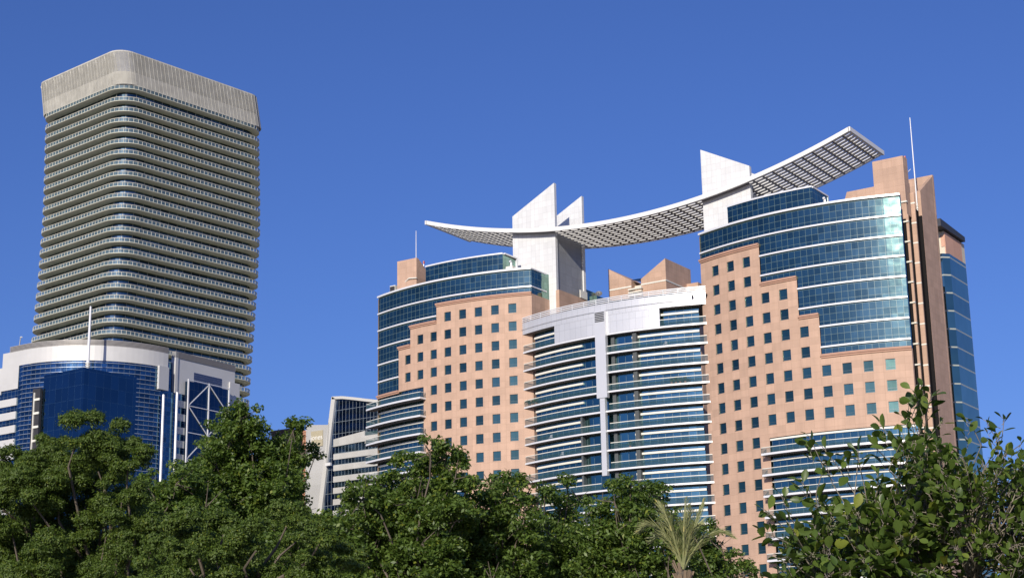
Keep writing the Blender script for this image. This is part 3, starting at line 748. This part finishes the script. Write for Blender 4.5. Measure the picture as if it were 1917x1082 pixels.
for k in range(5): m.band([(-353.9,288.7)]+oa(0,89,.12), [(-353.9,289.2)]+oa(0,89,-.3), 102.35+.32*k, 102.52+.32*k)
m.build('louvre', mat('louvre_grey', (.36,.345,.335), rough=.5, metal=.2), OB)
m = MB(); m.strip([(-353.7,289.6)]+oa(0,90,-.8)+[(-322.3,316.2)], 102.3, 104.0); m.build('dark_wall', DARK, OB)
m = MB(); m.strip([(-349.9,288.95)]+oa(0,90,-.25)+[(-321.75,317)], 0, 98.2); m.build('curved_curtain_wall', OG, OB)
for k in range(24):                                              # slim sun blades on the curved glass
    z = 97.6-1.22*k
    m = MB(); m.band(oa(0,84,.12,20), oa(0,84,-.2,20), z, z+.09); m.build('sun_blade', mat('blade', (.40,.47,.58), rough=.4, metal=.4) if k == 0 else bpy.data.materials['blade'], OB)
m = MB(); z = 98.4
for k in range(25):
    zt_ = 89.5-3.65*k
    if zt_ < 2: break
    m.box(-362, -352.2, 288.75, 290, zt_-2.0, zt_); m.box(-352.2, -349.9, 288.6, 290, zt_-2.0, zt_); m.cut()
m.build_each('white_band', OW, OB)
m = MB(); m.box(-362, -349.9, 289.0, 310, 0, 91.9); m.strip([(-323.2,316.0),(-323.2,319.5)], 0, 100.5); m.box(-324, -321.9, 316.1, 316.3, 0, 98.2); m.face([(-321.75,317,0),(-321.75,345,0),(-321.75,345,92),(-321.75,317,92)]); m.build('window_strip', OG, OB)
m = MB(); m.box(-362, -324, 320, 344, 0, 98.5); m.box(-362, -321.8, 340, 344, 0, 98.5); m.build('rear_block', OW, OB)
# glass box and its mast
m = MB(); m.prism([(-340.2,289.2),(-324.8,289.2),(-323.2,306.8),(-340.2,306.8)], 0, 94.4); m.build('glass_box', OBX, OB)
m = MB(); m.box(-343.3, -340.4, 288.35, 289.2, 0, 90.9); m.build('stair_recess', DARK, OB)
m = MB()
for k in range(25):
    z = 88.2-3.65*k
    if z > 1: m.box(-342.5, -340.3, 288.1, 288.34, z-.6, z)
m.box(-342.45, -342.2, 288.0, 288.34, 1, 89.8); m.build('stair_landing', BEAM, OB)
mast('office_mast', (-325.3, 290.6, 94.4), 16.6, .42, 'thick white mast standing on the corner of the deep blue glass box', r1=.24)
# side wing with the braced glass frame
m = MB(); m.box(-323.5, -322.2, 319.3, 342.3, 92.0, 101.9, skip=''); m.box(-323.6, -321.95, 318.7, 319.7, 0, 103.4)
m.build('side_panel_wall', OW, OB)
m = MB()
for k in range(6): m.box(-323.6, -321.95, 318.7, 342.3, 101.95+.3*k, 102.1+.3*k)
m.build('louvre', bpy.data.materials['louvre_grey'], OB)
m = MB()
for k in range(5): m.box(-322.2, -322.12, 326, 337, 95.9+.62*k, 96.4+.62*k)
m.build('vent_strip', mat('blue_vent', (.04,.06,.14), rough=.4), OB)
m = MB()
for k in range(25):
    z = 91.9-3.65*k
    if z > 3: m.box(-322.6, -321.6, 319.7, 342.3, z-3.65, z-1.75); m.cut()
m.build_each('white_band', OW, OB)
m = MB(); m.box(-322.0, -320.75, 322.6, 338.3, 0, 95.8); m.build('framed_glass', glass('frame_glass', (.035,.07,.12), (.04,.07,.11), 1.6, 3.6, mortar=.05, rough=.1, var=.2), OB)
m = MB(); X = -320.55
for y in (322.4, 330.4, 338.4): m.bar((X, y, 0), (X, y, 96.3), .34 if y != 330.4 else .3)
for z in (96.1, 88.9, 81.6, 74.3, 67.0): m.bar((X, 322.4, z), (X, 338.4, z), .2)
for za, zb in ((88.9, 95.9), (74.3, 81.6)): m.bar((X,322.6,za), (X,330.4,zb), .2); m.bar((X,338.2,za), (X,330.4,zb), .2)
for za, zb in ((81.6, 88.9), (67.0, 74.3)): m.bar((X,330.4,za), (X,322.6,zb), .2); m.bar((X,330.4,za), (X,338.2,zb), .2)
m.build('braced_frame', WHITE, OB)
for y, lab in ((313.6, 0), (318.6, 1)):
    m = MB(); m.tube((-320.9, y, 0), (-320.9, y, 90.6 if not lab else 92), .34, n=12); m.build('column', WHITE, OB)
m = MB(); m.tube((-353, 291, 103.6), (-350.8, 289.5, 106.2), .12); m.tube((-350.8, 289.5, 106.2), (-350, 289.2, 106.1), .2); m.build('roof_davit', BEAM, OB)

# ------------------------------------------------------------------ buildings in the gap between
JB = thing('leaning_glass_building', (-352, 437, 0), 'slanted white framed blue glass building with a grey sign wall beside it', 'building')
GREYW = mat('grey_render', (.40,.405,.41), rough=.7, tile=(60, 3.8), grout=(.40,.40,.40), mortar=.03, noise=.04, nscale=.15)
m = MB(); m.yprism([(-371.6,0),(-366,0),(-366,40),(-360.9,103.5),(-371.6,104.6)], 430.6, 450); m.build('sign_wall', GREYW, JB)
def lean(z): return -359.0+(z-112.5)*.142
JG = glass('deep_blue_glass', (.10,.16,.27), (.24,.29,.34), 1.5, 4.0, mortar=.09, rough=.1, var=.35, bump=.05)
m = MB(); m.face([(lean(0)+1,430.5,0),(-330,430.5,0),(-330,430.5,107.5),(-345,430.5,110.5),(lean(111.8)+.9,430.5,111.8)]); m.build('glass_wall', JG, JB)
m = MB(); m.yprism([(lean(0)-.6,0),(lean(0)+1,0),(lean(112)+1,112),(lean(112)-.6,112.9)], 429.6, 436)
top_ = [(-359.5,112.9),(-355,112.5),(-349.5,111.4),(-344,110.2),(-339,109.2),(-330,107.2)]
for a, b in zip(top_[:-1], top_[1:]): m.yprism([(a[0],a[1]-.95),(b[0],b[1]-.95),(b[0],b[1]),(a[0],a[1])], 429.6, 445)
m.build('white_frame', mat('frame_grey', (.50,.50,.49), rough=.5), JB)
m = MB(); m.box(-369.1, -363.9, 430.3, 430.6, 96.6, 102.0); sg = m.build('sign_board', mat('sign_beige', (.40,.36,.26), rough=.6, noise=.05), JB)
cu = bpy.data.curves.new('lettering', 'FONT'); cu.body = 'jones'; cu.size = 2.5; cu.extrude = .04; cu.align_x = 'CENTER'; cu.space_character = 1.0
to = bpy.data.objects.new('tmp_text', cu); col.objects.link(to)
dg = bpy.context.evaluated_depsgraph_get(); tm = bpy.data.meshes.new_from_object(to.evaluated_get(dg)); bpy.data.objects.remove(to)
tm.materials.clear(); tm.materials.append(mat('sign_white', (.8,.8,.78), rough=.5)); tm.name = 'lettering'
lo = bpy.data.objects.new('lettering', tm); col.objects.link(lo); lo.parent = sg; lo.location = Vector((-366.5, 430.2, 98.9))-origin(JB); lo.rotation_euler = (math.pi/2, 0, 0)
m = MB()
for dx in (0, 1.1):
    m.yprism([(-340.6+dx,107),(-340.1+dx,107),(-339.6+dx,108.5),(-339.9+dx,109),(-340.4+dx,108.9),(-340.7+dx,108.4),(-340.2+dx,108.1)], 429.9, 430.4)
m.build('sign_mark', bpy.data.materials['sign_white'], JB)
# window cleaning cradle
t = thing('cleaning_cradle', (-352.2, 429, 88), 'white window cleaning cradle hanging on the slanted glass building', 'cradle')
m = MB(); m.box(-361.2, -359.0, 428.6, 429.4, 89.2, 90.2); m.build('basket', WHITE, t)
m = MB(); m.bar((-361.1, 429, 90.2), (-360.3, 429, 104), .06); m.bar((-359.1, 429, 90.2), (-358.5, 429, 104), .06); m.build('cable', DARK, t)

NB = thing('banded_grey_building', (-336, 428, 0), 'low grey banded office building in front of the slanted glass one', 'building')
BG = glass('band_window_glass', (.10,.17,.25), (.20,.26,.30), 1.4, 3.8, mortar=.1, rough=.1, var=.6, bump=.04)
m = MB(); m.face([(-350.4,420.3,0),(-315,420.3,0),(-315,420.3,94),(-350.4,420.3,94)]); m.build('window_strip', BG, NB)
m = MB(); m.yprism([(-350.5,93.4),(-337.3,93.9),(-337.3,97.3),(-350.5,95.9)], 419.9, 440); m.box(-337.3, -315, 419.95, 440, 93.8, 95.7)
m.box(-337.3, -315, 419.9, 420.1, 93.2, 93.5)
k = 0
while 91.0-3.72*k > 2: m.box(-350.5, -315, 420.0, 440, 91.0-3.72*k-1.9, 91.0-3.72*k-.0); k += 1; m.cut()
m.build_each('grey_band', mat('grey_panel', (.42,.42,.405), rough=.6, noise=.05, nscale=.3, tile=(3, 1.9), grout=(.42,.42,.4)), NB)
m = MB(); m.box(-337, -318, 419.9, 420.0, 95.7, 96.9); m.build('roof_railing', RAILG, NB)

BB = thing('brown_building', (-384, 446, 0), 'orange brown stone building with tall dark window slots beside the grey sign wall', 'building')
BST = mat('brown_stone', (.42,.22,.14), rough=.7, noise=.08, nscale=.4, tile=(2,1), grout=(.35,.18,.11))
m = MB(); m.box(-387, -379.9, 441, 455, 0, 103.6); m.box(-387.3, -379.8, 440.5, 455, 103.6, 104.4); m.box(-387.6, -379.7, 440.2, 455, 104.4, 105.1)
for x in (-386.9, -384.6, -381.4, -380.3): m.box(x, x+.5, 440.5, 441, 0, 103.6)
m.build('stone_wall', BST, BB)
m = MB(); m.box(-384.0, -381.5, 440.8, 441.1, 0, 99); m.box(-386.3, -384.7, 440.8, 441.1, 0, 101); m.build('window_strip', DARK, BB)
DB = thing('dark_building', (-399, 455, 0), 'small dark stone roof block showing behind the tall leafy tree', 'building')
m = MB(); m.box(-403, -394.3, 448, 462, 0, 107.6); m.box(-403.3, -394, 447.7, 462, 107.6, 108.4); m.build('stone_wall', mat('dark_stone', (.14,.09,.075), rough=.7, noise=.1, nscale=.3), DB)
m = MB()
for k in range(12): m.box(-401.5, -396, 447.9, 448.05, 60+3.8*k, 62+3.8*k)
m.build('window_strip', DARK, DB)
#TREES
# ------------------------------------------------------------------ trees
def mesh_np(name, V, F, mats, parent, smooth=False, nper=4):
    """V (n,3) world coordinates, F (m,nper)"""
    o0 = np.array(origin(parent)); me = bpy.data.meshes.new(name); V = (V-o0).astype(np.float32)
    me.vertices.add(len(V)); me.vertices.foreach_set('co', V.ravel())
    me.loops.add(F.size); me.loops.foreach_set('vertex_index', F.ravel().astype(np.int32))
    me.polygons.add(len(F)); me.polygons.foreach_set('loop_start', np.arange(0, F.size, nper, dtype=np.int32))
    me.polygons.foreach_set('loop_total', np.full(len(F), nper, dtype=np.int32))
    me.materials.append(mats); me.update(calc_edges=True); me.validate()
    if smooth: me.polygons.foreach_set('use_smooth', [True]*len(F))
    ob = bpy.data.objects.new(name, me); col.objects.link(ob); ob.parent = parent; return ob

def leaves(C, N, L, Wd, rng, droop=.25):
    """rhombic folded leaves at points C with rough normals N: two quads sharing the midrib"""
    n = len(C); N = N+rng.normal(size=(n,3))*.55; N /= np.linalg.norm(N, axis=1, keepdims=True)
    A = rng.normal(size=(n,3)); A -= (A*N).sum(1, keepdims=True)*N; A /= np.linalg.norm(A, axis=1, keepdims=True)
    A[:, 2] -= droop; A /= np.linalg.norm(A, axis=1, keepdims=True)
    B = np.cross(N, A); B /= np.linalg.norm(B, axis=1, keepdims=True)
    l = L*rng.uniform(.65, 1.25, (n,1)); w = Wd*rng.uniform(.7, 1.2, (n,1))
    p0 = C-A*l*.5; p1 = C+A*l*.5; m_ = C+N*w*-.18
    V = np.stack([p0, C-A*l*.05+B*w*.5, p1, C-A*l*.05-B*w*.5], 1).reshape(-1, 3)
    return V, np.arange(4*n).reshape(-1, 4)

def sph(rng, n):
    v = rng.normal(size=(n,3)); return v/np.linalg.norm(v, axis=1, keepdims=True)

def limb_pts(a, b, rng, n=5, sag=.12):
    a, b = np.array(a, float), np.array(b, float); L = np.linalg.norm(b-a); t = np.linspace(0, 1, n)[:, None]
    off = rng.normal(size=(n,3))*L*.035; off[0] = off[-1] = 0
    c = a+(b-a)*t; c[:, 2] += np.sin(t[:, 0]*math.pi)*L*sag; return c+off

BARK = mat('bark', (.11,.09,.07), rough=.9, noise=.3, nscale=4, coords='Object')
LEAF_F = leafmat('fig_leaf', (.055,.10,.016), (.13,.20,.038), rough=.5, transl=.36)
LEAF_P = leafmat('feathery_leaf', (.050,.090,.012), (.10,.155,.020), rough=.6, transl=.3)

def tree(label, blobs, D0, kind, seed, ground=None, dens=1.0, depth=1.6, name='leafy_tree'):
    """blobs (x,y,z,r) mark the front of the crown; the crown is carried back and down from them"""
    rng = np.random.default_rng(seed); B = np.array(blobs); rad = B[:, :2]/np.linalg.norm(B[:, :2], axis=1, keepdims=True)
    ctr = B[:, :2].mean(0)+rad.mean(0)*depth*.7
    t = thing(name, (float(ctr[0]), float(ctr[1]), 0), label, 'tree')
    allb = [(*b, 1.0) for b in B]
    for b, r_ in zip(B, rad):
        if b[3] < .3: continue                                    # depth of the crown behind the front clumps
        for k in range(2):
            d = depth*(.5+.55*k)+rng.uniform(-.2,.3)
            allb.append((b[0]+r_[0]*d+rng.normal()*.16, b[1]+r_[1]*d+rng.normal()*.16, b[2]-.12*k-.15+rng.normal()*.1, b[3]*1.0, .45))
    lo = B[B[:, 2] < B[:, 2].min()+1.2]
    for b in lo:                                                  # lower crown, out of the frame
        for k in range(2):
            allb.append((b[0]+rng.normal()*.4+rad.mean(0)[0]*.6, b[1]+rng.normal()*.4+rad.mean(0)[1]*.6, b[2]-.7*(k+1), b[3]*1.15, .35))
    VV = []; NN = []; LL = []
    for x, y, z, r, q in allb:
        c = np.array([x, y, z])
        if kind == 'puff':
            for _ in range(7):                                    # a handful of ragged feathery domes
                o_ = sph(rng, 1)[0]*r*[.72,.72,.62]; rr_ = r*rng.uniform(.22, .5); n = int(2500*dens*q*(rr_/.22)**2)
                d = sph(rng, n); d[:, 2] = np.where(rng.random(n) < .75, np.abs(d[:, 2]), d[:, 2]*.6)
                lump = 1+.16*np.sin(d[:, 0]*7+rng.uniform(0,6))*np.sin(d[:, 1]*7+rng.uniform(0,6))+.1*np.sin(d[:, 2]*11+rng.uniform(0,6))
                P = c+o_+d*[1.08,1.08,.95]*(rr_*lump*(1-np.abs(rng.normal(size=n))*.22+(rng.random(n) < .06)*.2))[:, None]; VV.append(P); NN.append(d*.9+[0,0,.2])
        else:
            nb = max(5, int(16*(r/.5)**1.6)); sub = sph(rng, nb); sc = c+sub*[1.05,1.05,.9]*(r*rng.uniform(.45, 1.08, nb))[:, None]
            sr = rng.uniform(.10, .24, nb)*(r/.5)**.35
            for s_, rr_ in zip(sc, sr):
                n = int(85*dens*q**.5*(rr_/.17)**2); d = sph(rng, n)
                P = s_+d*[1.15,1.15,.75]*(rr_*rng.uniform(.2, 1.1, n)**.7)[:, None]; VV.append(P); NN.append(d*.5+[0,0,.75])
    P = np.concatenate(VV); N = np.concatenate(NN)
    if kind == 'puff': V, F = leaves(P, N, .042, .017, rng, .1)
    else: V, F = leaves(P, N, .105, .056, rng, .35)
    mesh_np('crown', V, F, LEAF_P if kind == 'puff' else LEAF_F, t)
    # trunk with limbs reaching into the clumps
    m = MB(); zb = B[:, 2].min()-1.3; g0 = np.array([ctr[0], ctr[1], 0]); fork = np.array([ctr[0]+rng.normal()*.15, ctr[1]+rng.normal()*.15, max(1.4, zb*.62)])
    H = B[:, 2].max(); R0 = .045*H**.75
    pts = limb_pts(g0-[0,0,.1], fork, rng, 5, 0)
    for i in range(4): m.tube(pts[i], pts[i+1], R0*(1.25-.12*i), R0*(1.13-.12*i), 10)
    hubs = [fork+np.array([rng.normal()*.5, rng.normal()*.5, rng.uniform(.6, 1.6)]) for _ in range(5)]
    for h in hubs:
        pts = limb_pts(fork, h, rng, 4, .05)
        for i in range(3): m.tube(pts[i], pts[i+1], R0*(.62-.1*i), R0*(.52-.1*i), 7)
    for x, y, z, r, q in allb:
        h = min(hubs, key=lambda h: np.linalg.norm(h-[x,y,z])); pts = limb_pts(h, (x,y,z-(r*.3 if kind == 'puff' else 0)), rng, 5, .08)
        for i in range(4): m.tube(pts[i], pts[i+1], .036*(1-.2*i), .036*(.8-.2*i)+.004, 5)
        for _ in range(4 if kind != 'puff' else 0):
            e = np.array([x,y,z])+sph(rng, 1)[0]*r*.95; m.tube((x,y,z), e, .014, .005, 4)
    m.build('trunk', BARK, t)
    return t
puffL=[[-17.59, 15.59, 5.73, 0.41], [-17.61, 16.3, 5.64, 0.38], [-18.69, 15.84, 5.54, 0.35], [-17.57, 15.98, 5.33, 0.43], [-18.3, 15.91, 5.28, 0.43], [-17.12, 16.1, 5.41, 0.33], [-18.5, 15.28, 5.23, 0.43], [-19.06, 15.4, 5.49, 0.35], [-18.14, 15.33, 4.9, 0.47], [-18.05, 16.2, 4.91, 0.47], [-17.15, 16.06, 4.96, 0.39], [-18.5, 15.28, 4.63, 0.47], [-18.51, 16.05, 4.56, 0.52], [-17.47, 16.09, 4.44, 0.47], [-18.81, 15.3, 4.15, 0.47], [-17.92, 15.2, 3.93, 0.52], [-17.88, 16.01, 3.95, 0.52], [-17.75, 16.89, 4.04, 0.47], [-17.04, 16.54, 4.34, 0.35]]
puffF=[[-13.92, 13.65, 3.54, 0.37], [-14.07, 14.21, 3.88, 0.34], [-14.11, 14.87, 4.06, 0.31], [-13.32, 14.58, 3.79, 0.34], [-13.38, 15.2, 4.16, 0.3], [-12.6, 14.88, 3.85, 0.31], [-13.84, 14.44, 3.47, 0.37], [-13.72, 15.23, 3.45, 0.37], [-12.8, 15.04, 3.45, 0.34], [-12.86, 15.64, 3.62, 0.28]]
tallF=[[-26.96, 28.87, 8.87, 0.5], [-27.46, 29.09, 8.44, 0.68], [-27.3, 29.91, 8.41, 0.68], [-27.52, 28.69, 7.8, 0.66], [-26.75, 30.07, 8.17, 0.52], [-26.04, 29.7, 8.59, 0.34], [-26.2, 30.22, 8.13, 0.24], [-26.27, 30.83, 8.24, 0.22], [-26.6, 29.54, 7.39, 0.66], [-27.44, 29.45, 7.26, 0.73], [-27.53, 29.02, 6.78, 0.66], [-27.13, 30.07, 6.79, 0.66]]
lowA=[[-26.58, 26.46, 7.04, 0.5], [-27.25, 26.48, 6.79, 0.47], [-26.95, 27.5, 7.19, 0.5], [-26.74, 26.65, 6.42, 0.7], [-27.54, 26.55, 7.14, 0.3], [-26.11, 26.92, 6.52, 0.57], [-27.15, 26.59, 6.1, 0.62]]
lowB=[[-23.28, 26.8, 5.87, 0.57], [-23.09, 27.62, 5.9, 0.47], [-23.1, 28.26, 6.04, 0.4], [-23.1, 27.28, 5.4, 0.57], [-23.85, 27.3, 5.11, 0.59], [-22.59, 27.38, 5.03, 0.53]]
midC=[[-19.93, 26.92, 7.09, 0.33], [-19.97, 27.52, 7.09, 0.38], [-20.84, 27.49, 6.9, 0.45], [-19.67, 27.42, 6.59, 0.42], [-21.11, 26.97, 6.51, 0.49], [-21.0, 26.1, 6.19, 0.45], [-20.45, 27.16, 6.16, 0.62], [-21.19, 27.23, 5.79, 0.67], [-19.96, 27.22, 5.64, 0.62], [-19.76, 27.98, 6.57, 0.16], [-19.39, 27.32, 5.98, 0.38], [-21.47, 26.36, 5.63, 0.51], [-21.45, 27.02, 5.09, 0.67], [-20.13, 27.09, 4.89, 0.67]]
midD=[[-20.08, 29.28, 6.74, 0.35], [-19.98, 29.95, 6.87, 0.38], [-19.96, 30.56, 6.67, 0.28], [-20.02, 29.62, 6.26, 0.57], [-20.68, 29.77, 6.04, 0.5], [-19.5, 29.66, 5.88, 0.5], [-20.26, 29.76, 5.26, 0.71], [-21.16, 29.74, 5.44, 0.53], [-19.56, 29.93, 5.17, 0.47]]
midE=[[-20.19, 31.6, 6.83, 0.3], [-20.02, 32.3, 6.95, 0.32], [-20.42, 32.64, 6.53, 0.52], [-20.24, 31.87, 5.84, 0.6], [-20.05, 32.57, 5.46, 0.56]]
midG=[[-17.55, 30.86, 6.6, 0.38], [-18.1, 31.12, 6.36, 0.45], [-17.62, 31.96, 6.58, 0.33], [-17.59, 31.12, 5.97, 0.57], [-18.45, 31.21, 5.82, 0.53], [-16.98, 31.18, 5.83, 0.42], [-17.84, 31.27, 5.21, 0.71], [-18.84, 31.26, 5.22, 0.53], [-16.95, 31.48, 5.16, 0.47]]
midH=[[-17.93, 34.07, 6.21, 0.33], [-17.82, 34.69, 5.95, 0.38], [-17.76, 35.28, 5.69, 0.41], [-17.11, 34.77, 5.32, 0.31], [-17.93, 34.91, 5.3, 0.51], [-16.8, 34.64, 4.97, 0.28]]

tree('big dark tree of rounded feathery puffs in front of the blue glass box', puffL, 24, 'puff', 1, depth=1.8)
tree('lower feathery green tree nearest the camera, below and right of the big puffy tree', puffF, 20, 'puff', 2, depth=1.5)
tree('tallest leafy fig tree, rising in front of the brown and grey sign wall buildings', tallF, 40, 'fig', 3, depth=2.2)
tree('leafy tree in front of the white columns and braced frame of the blue office', lowA, 38, 'fig', 4)
tree('low leafy tree below the leaning glass building', lowB, 36, 'fig', 5)
tree('leafy tree with a pointed top before the left pink building', midC, 34, 'fig', 6, depth=2)
tree('leafy tree between the left pink building and the bowed balconies', midD, 36, 'fig', 7, dens=.75)
tree('narrow leafy tree under the left part of the bowed balconies', midE, 38, 'fig', 8, dens=.6)
tree('broad leafy tree under the middle of the bowed balconies, left of the palm', midG, 36, 'fig', 9, dens=.75)
tree('small leafy tree right of the palm, below the right pink building', midH, 39, 'fig', 10)

# ---- palm with dry grey green fronds
pt = thing('palm_tree', (-14.05, 26.5, 0), 'small date palm with upright dry fronds among the leafy trees', 'palm')
rng = np.random.default_rng(21); pc = np.array([-14.05, 26.5, 4.35])
m = MB()
for i in range(12):
    z0, z1 = 4.3*i/12, 4.3*(i+1)/12; m.tube((-14.05, 26.5, z0), (-14.05, 26.5, z1), .12+.012*(i % 2), .135, 9)
m.build('trunk', BARK, pt)
m = MB()
for i in range(46):
    a = rng.uniform(0, 6.28); z = 3.6+rng.uniform(0, .7); r = .10
    m.bar((pc[0]+r*math.cos(a), pc[1]+r*math.sin(a), z), (pc[0]+(r+.09)*math.cos(a), pc[1]+(r+.09)*math.sin(a), z+.22), .05, .02)
m.build('frond_base', mat('palm_fibre', (.20,.15,.10), rough=.9, noise=.2, nscale=5, coords='Object'), pt)
FROND = leafmat('frond', (.20,.22,.09), (.36,.37,.18), rough=.6, transl=.25)
tips = [[-14.80,26.17,5.02,.75],[-14.60,26.62,5.62,.3],[-14.25,26.1,5.52,.2],[-14.05,26.73,5.66,.1],[-13.95,26.62,5.5,.12],[-13.72,26.79,5.60,.15],[-13.52,26.22,5.08,.4],[-14.18,27.2,5.5,.2],[-13.3,27.1,4.9,.6],[-14.35,26.35,5.5,.15],[-13.85,26.3,5.55,.12],[-14.9,26.9,4.9,.6]]
for ti, (x, y, z, arch_) in enumerate(tips):
    tip = np.array([x, y, z]); n = 26; t_ = np.linspace(0, 1, n); c = pc+(tip-pc)*t_[:, None]; c[:, 2] += np.sin(t_*math.pi)*arch_*.55
    hd = tip-pc; hd[2] = 0; hd /= max(np.linalg.norm(hd), .05)
    m = MB()
    for i in range(0, n-1, 2): m.tube(c[i], c[min(i+2, n-1)], .022*(1-t_[i])+.004, .022*(1-t_[min(i+2, n-1)])+.004, 4)
    for i in range(4, n):
        tang = c[i]-c[i-1]; tang /= np.linalg.norm(tang); side = np.cross(tang, [hd[1]*.3, -hd[0]*.3, 1.0]) if abs(tang[2]) < .9 else np.cross(tang, [hd[0], hd[1], .2]); side /= np.linalg.norm(side)
        L = .33*math.sin(math.pi*min(1, .18+.8*t_[i]))+.05
        for s_ in (-1, 1):
            for q in range(2):
                b = c[i-1]+(c[i]-c[i-1])*(q*.5); e = b+(side*s_*.55+tang*.85+np.array([0,0,-.12])+rng.normal(size=3)*.16)*L
                w_ = np.cross(e-b, tang); w_ = w_/(np.linalg.norm(w_)+1e-6)*.0065; mid = (b+e)/2
                m.face([b, mid+w_, e, mid-w_])
    m.build('frond', FROND, pt)

# ---- near fig at the right: branches with big oval leaves
nf = thing('fig_tree', (-2.7, 7.9, 0), 'near fig tree with large glossy oval leaves on pale twigs, filling the lower right corner', 'tree')
rng = np.random.default_rng(33); ux = np.array([.932, .362, 0]); uy = np.array([-.31, .95, 0]); b0 = np.array([-3.42, 7.23, 0])
def FP(a, h, d): return b0+ux*a+uy*d+np.array([0, 0, h])
prof = ([-.1,0,.08,.14,.22,.28,.35,.43,.55,.64,.71,.79,.84,.9,1.02,1.18,1.35,1.6,1.8], [2.35,2.52,2.56,2.62,2.66,2.84,2.72,2.78,2.84,2.86,2.98,3.08,3.04,2.94,2.93,2.94,2.96,2.85,2.5])
hubs = [FP(a, h, d) for a, h, d in ((.32,2.15,.3),(.55,2.2,.3),(.75,2.3,.45),(.95,2.25,.35),(1.15,2.3,.5),(.8,2.0,.3),(1.35,2.2,.4),(.3,1.9,.3),(1.1,2.0,.2),(.6,1.8,.5),(1.4,1.9,.5))]
m = MB(); root_ = FP(.85, 0, .65); crotch = FP(.85, 1.1, .5)
def limb(a, b, r0, r1, n=5, sag=.06, k=7):
    p = limb_pts(a, b, rng, n, sag)
    for i in range(n-1):
        f0, f1 = i/(n-1), (i+1)/(n-1); m.tube(p[i], p[i+1], r0+(r1-r0)*f0, r0+(r1-r0)*f1, k)
    return p
limb(root_-np.array([0,0,.1]), crotch, .085, .065, 5, 0, 10)
for h in hubs: limb(crotch, h, .024, .008)
# explicit twigs that stand out against the sky and the building, then the mass
tipsF = [(.03,2.60,.0),(.10,2.68,.1),(.02,2.50,.05),(.15,2.52,-.1),(.26,2.94,.0),(.31,2.90,.08),(.42,2.85,.1),(.60,2.97,.0),(.55,2.9,.15),(.70,3.02,.05),(.76,3.13,.0),(.80,3.15,.1),(.84,3.10,-.05),(.73,3.08,.1),(.88,3.0,.1),(1.0,2.98,.0),(1.08,3.0,.2),(1.16,2.98,.05),(1.13,2.9,0),(.33,2.8,.0),(.20,2.74,.1),(.66,2.93,.1),(.48,2.86,.0)]
nexp = len(tipsF)
for _ in range(1700):
    a = rng.uniform(0.0, 1.7); top = np.interp(a, *prof); d = rng.uniform(-.25, 1.0)
    u_ = rng.random(); h = top-.1-(u_**1.1)*1.3
    if a < .35 and h > top-.25 and rng.random() < .55: continue
    if h < 1.0+rng.random()*.5: continue
    tipsF.append((a, h, d))
LV = []; LF = []; nv = 0
oval = [(0,0),(.10,.14),(.30,.40),(.55,.52),(.78,.42),(.93,.2),(1,0)]
def add_leaf(p, ax, nr, L, Wd):
    """folded obovate leaf: two half blades of quads meeting at the midrib"""
    global nv
    ax = ax/np.linalg.norm(ax); nr = nr-ax*np.dot(nr, ax); nr /= np.linalg.norm(nr); sd = np.cross(nr, ax); curl = rng.uniform(-.10, .22)
    P = []
    for s_, w_ in oval:
        c = p+ax*L*s_-nr*L*curl*s_*s_
        P += [c+sd*Wd*w_+nr*Wd*w_*.35, c, c-sd*Wd*w_+nr*Wd*w_*.35]
    LV.extend(P)
    for i in range(len(oval)-1):
        k = nv+3*i; LF.append((k, k+1, k+4, k+3)); LF.append((k+1, k+2, k+5, k+4))
    nv += len(P)
for i, (a, h, d) in enumerate(tipsF):
    tip = FP(a, h, d); hb = min(hubs, key=lambda q: np.linalg.norm(q-tip)+(.6 if q[2] > tip[2] else 0)); p = limb(hb, tip, .0042, .0018, 6, .10, 4)
    tw = p[-1]-p[-2]; tw /= np.linalg.norm(tw); nl = rng.integers(8, 14) if i >= nexp else rng.integers(7, 10)
    for k in range(nl):
        f = 1-.42*(k/nl)**1.1*(1.3 if i >= nexp else .8); q = p[-1]+(p[-3]-p[-1])*min(1, (1-f)*1.7)
        ang = k*2.4+rng.normal()*.4; o_ = np.cross(tw, [0.3,.2,1]); o_ /= np.linalg.norm(o_); o2_ = np.cross(tw, o_)
        out = o_*math.cos(ang)+o2_*math.sin(ang); ax = tw*rng.uniform(.35, .9)+out*rng.uniform(.5, 1.0)+np.array([0,0,rng.uniform(-.25,.25)])
        L = rng.uniform(.042, .080)*(1.0 if a < .85 else .82)*(.75 if k == 0 else 1); st_ = q+ax/np.linalg.norm(ax)*.018
        m.tube(q, st_, .0018, .0014, 4)
        add_leaf(st_, ax, np.array([0,0,1.])+out*.3+rng.normal(size=3)*.45, L, L*rng.uniform(.50, .62))
m.build('trunk', mat('pale_bark', (.22,.195,.155), rough=.85, noise=.25, nscale=12, coords='Object'), nf)
mesh_np('crown', np.array(LV), np.array(LF), leafmat('glossy_leaf', (.045,.085,.014), (.12,.18,.035), rough=.4, transl=.32), nf, smooth=True)
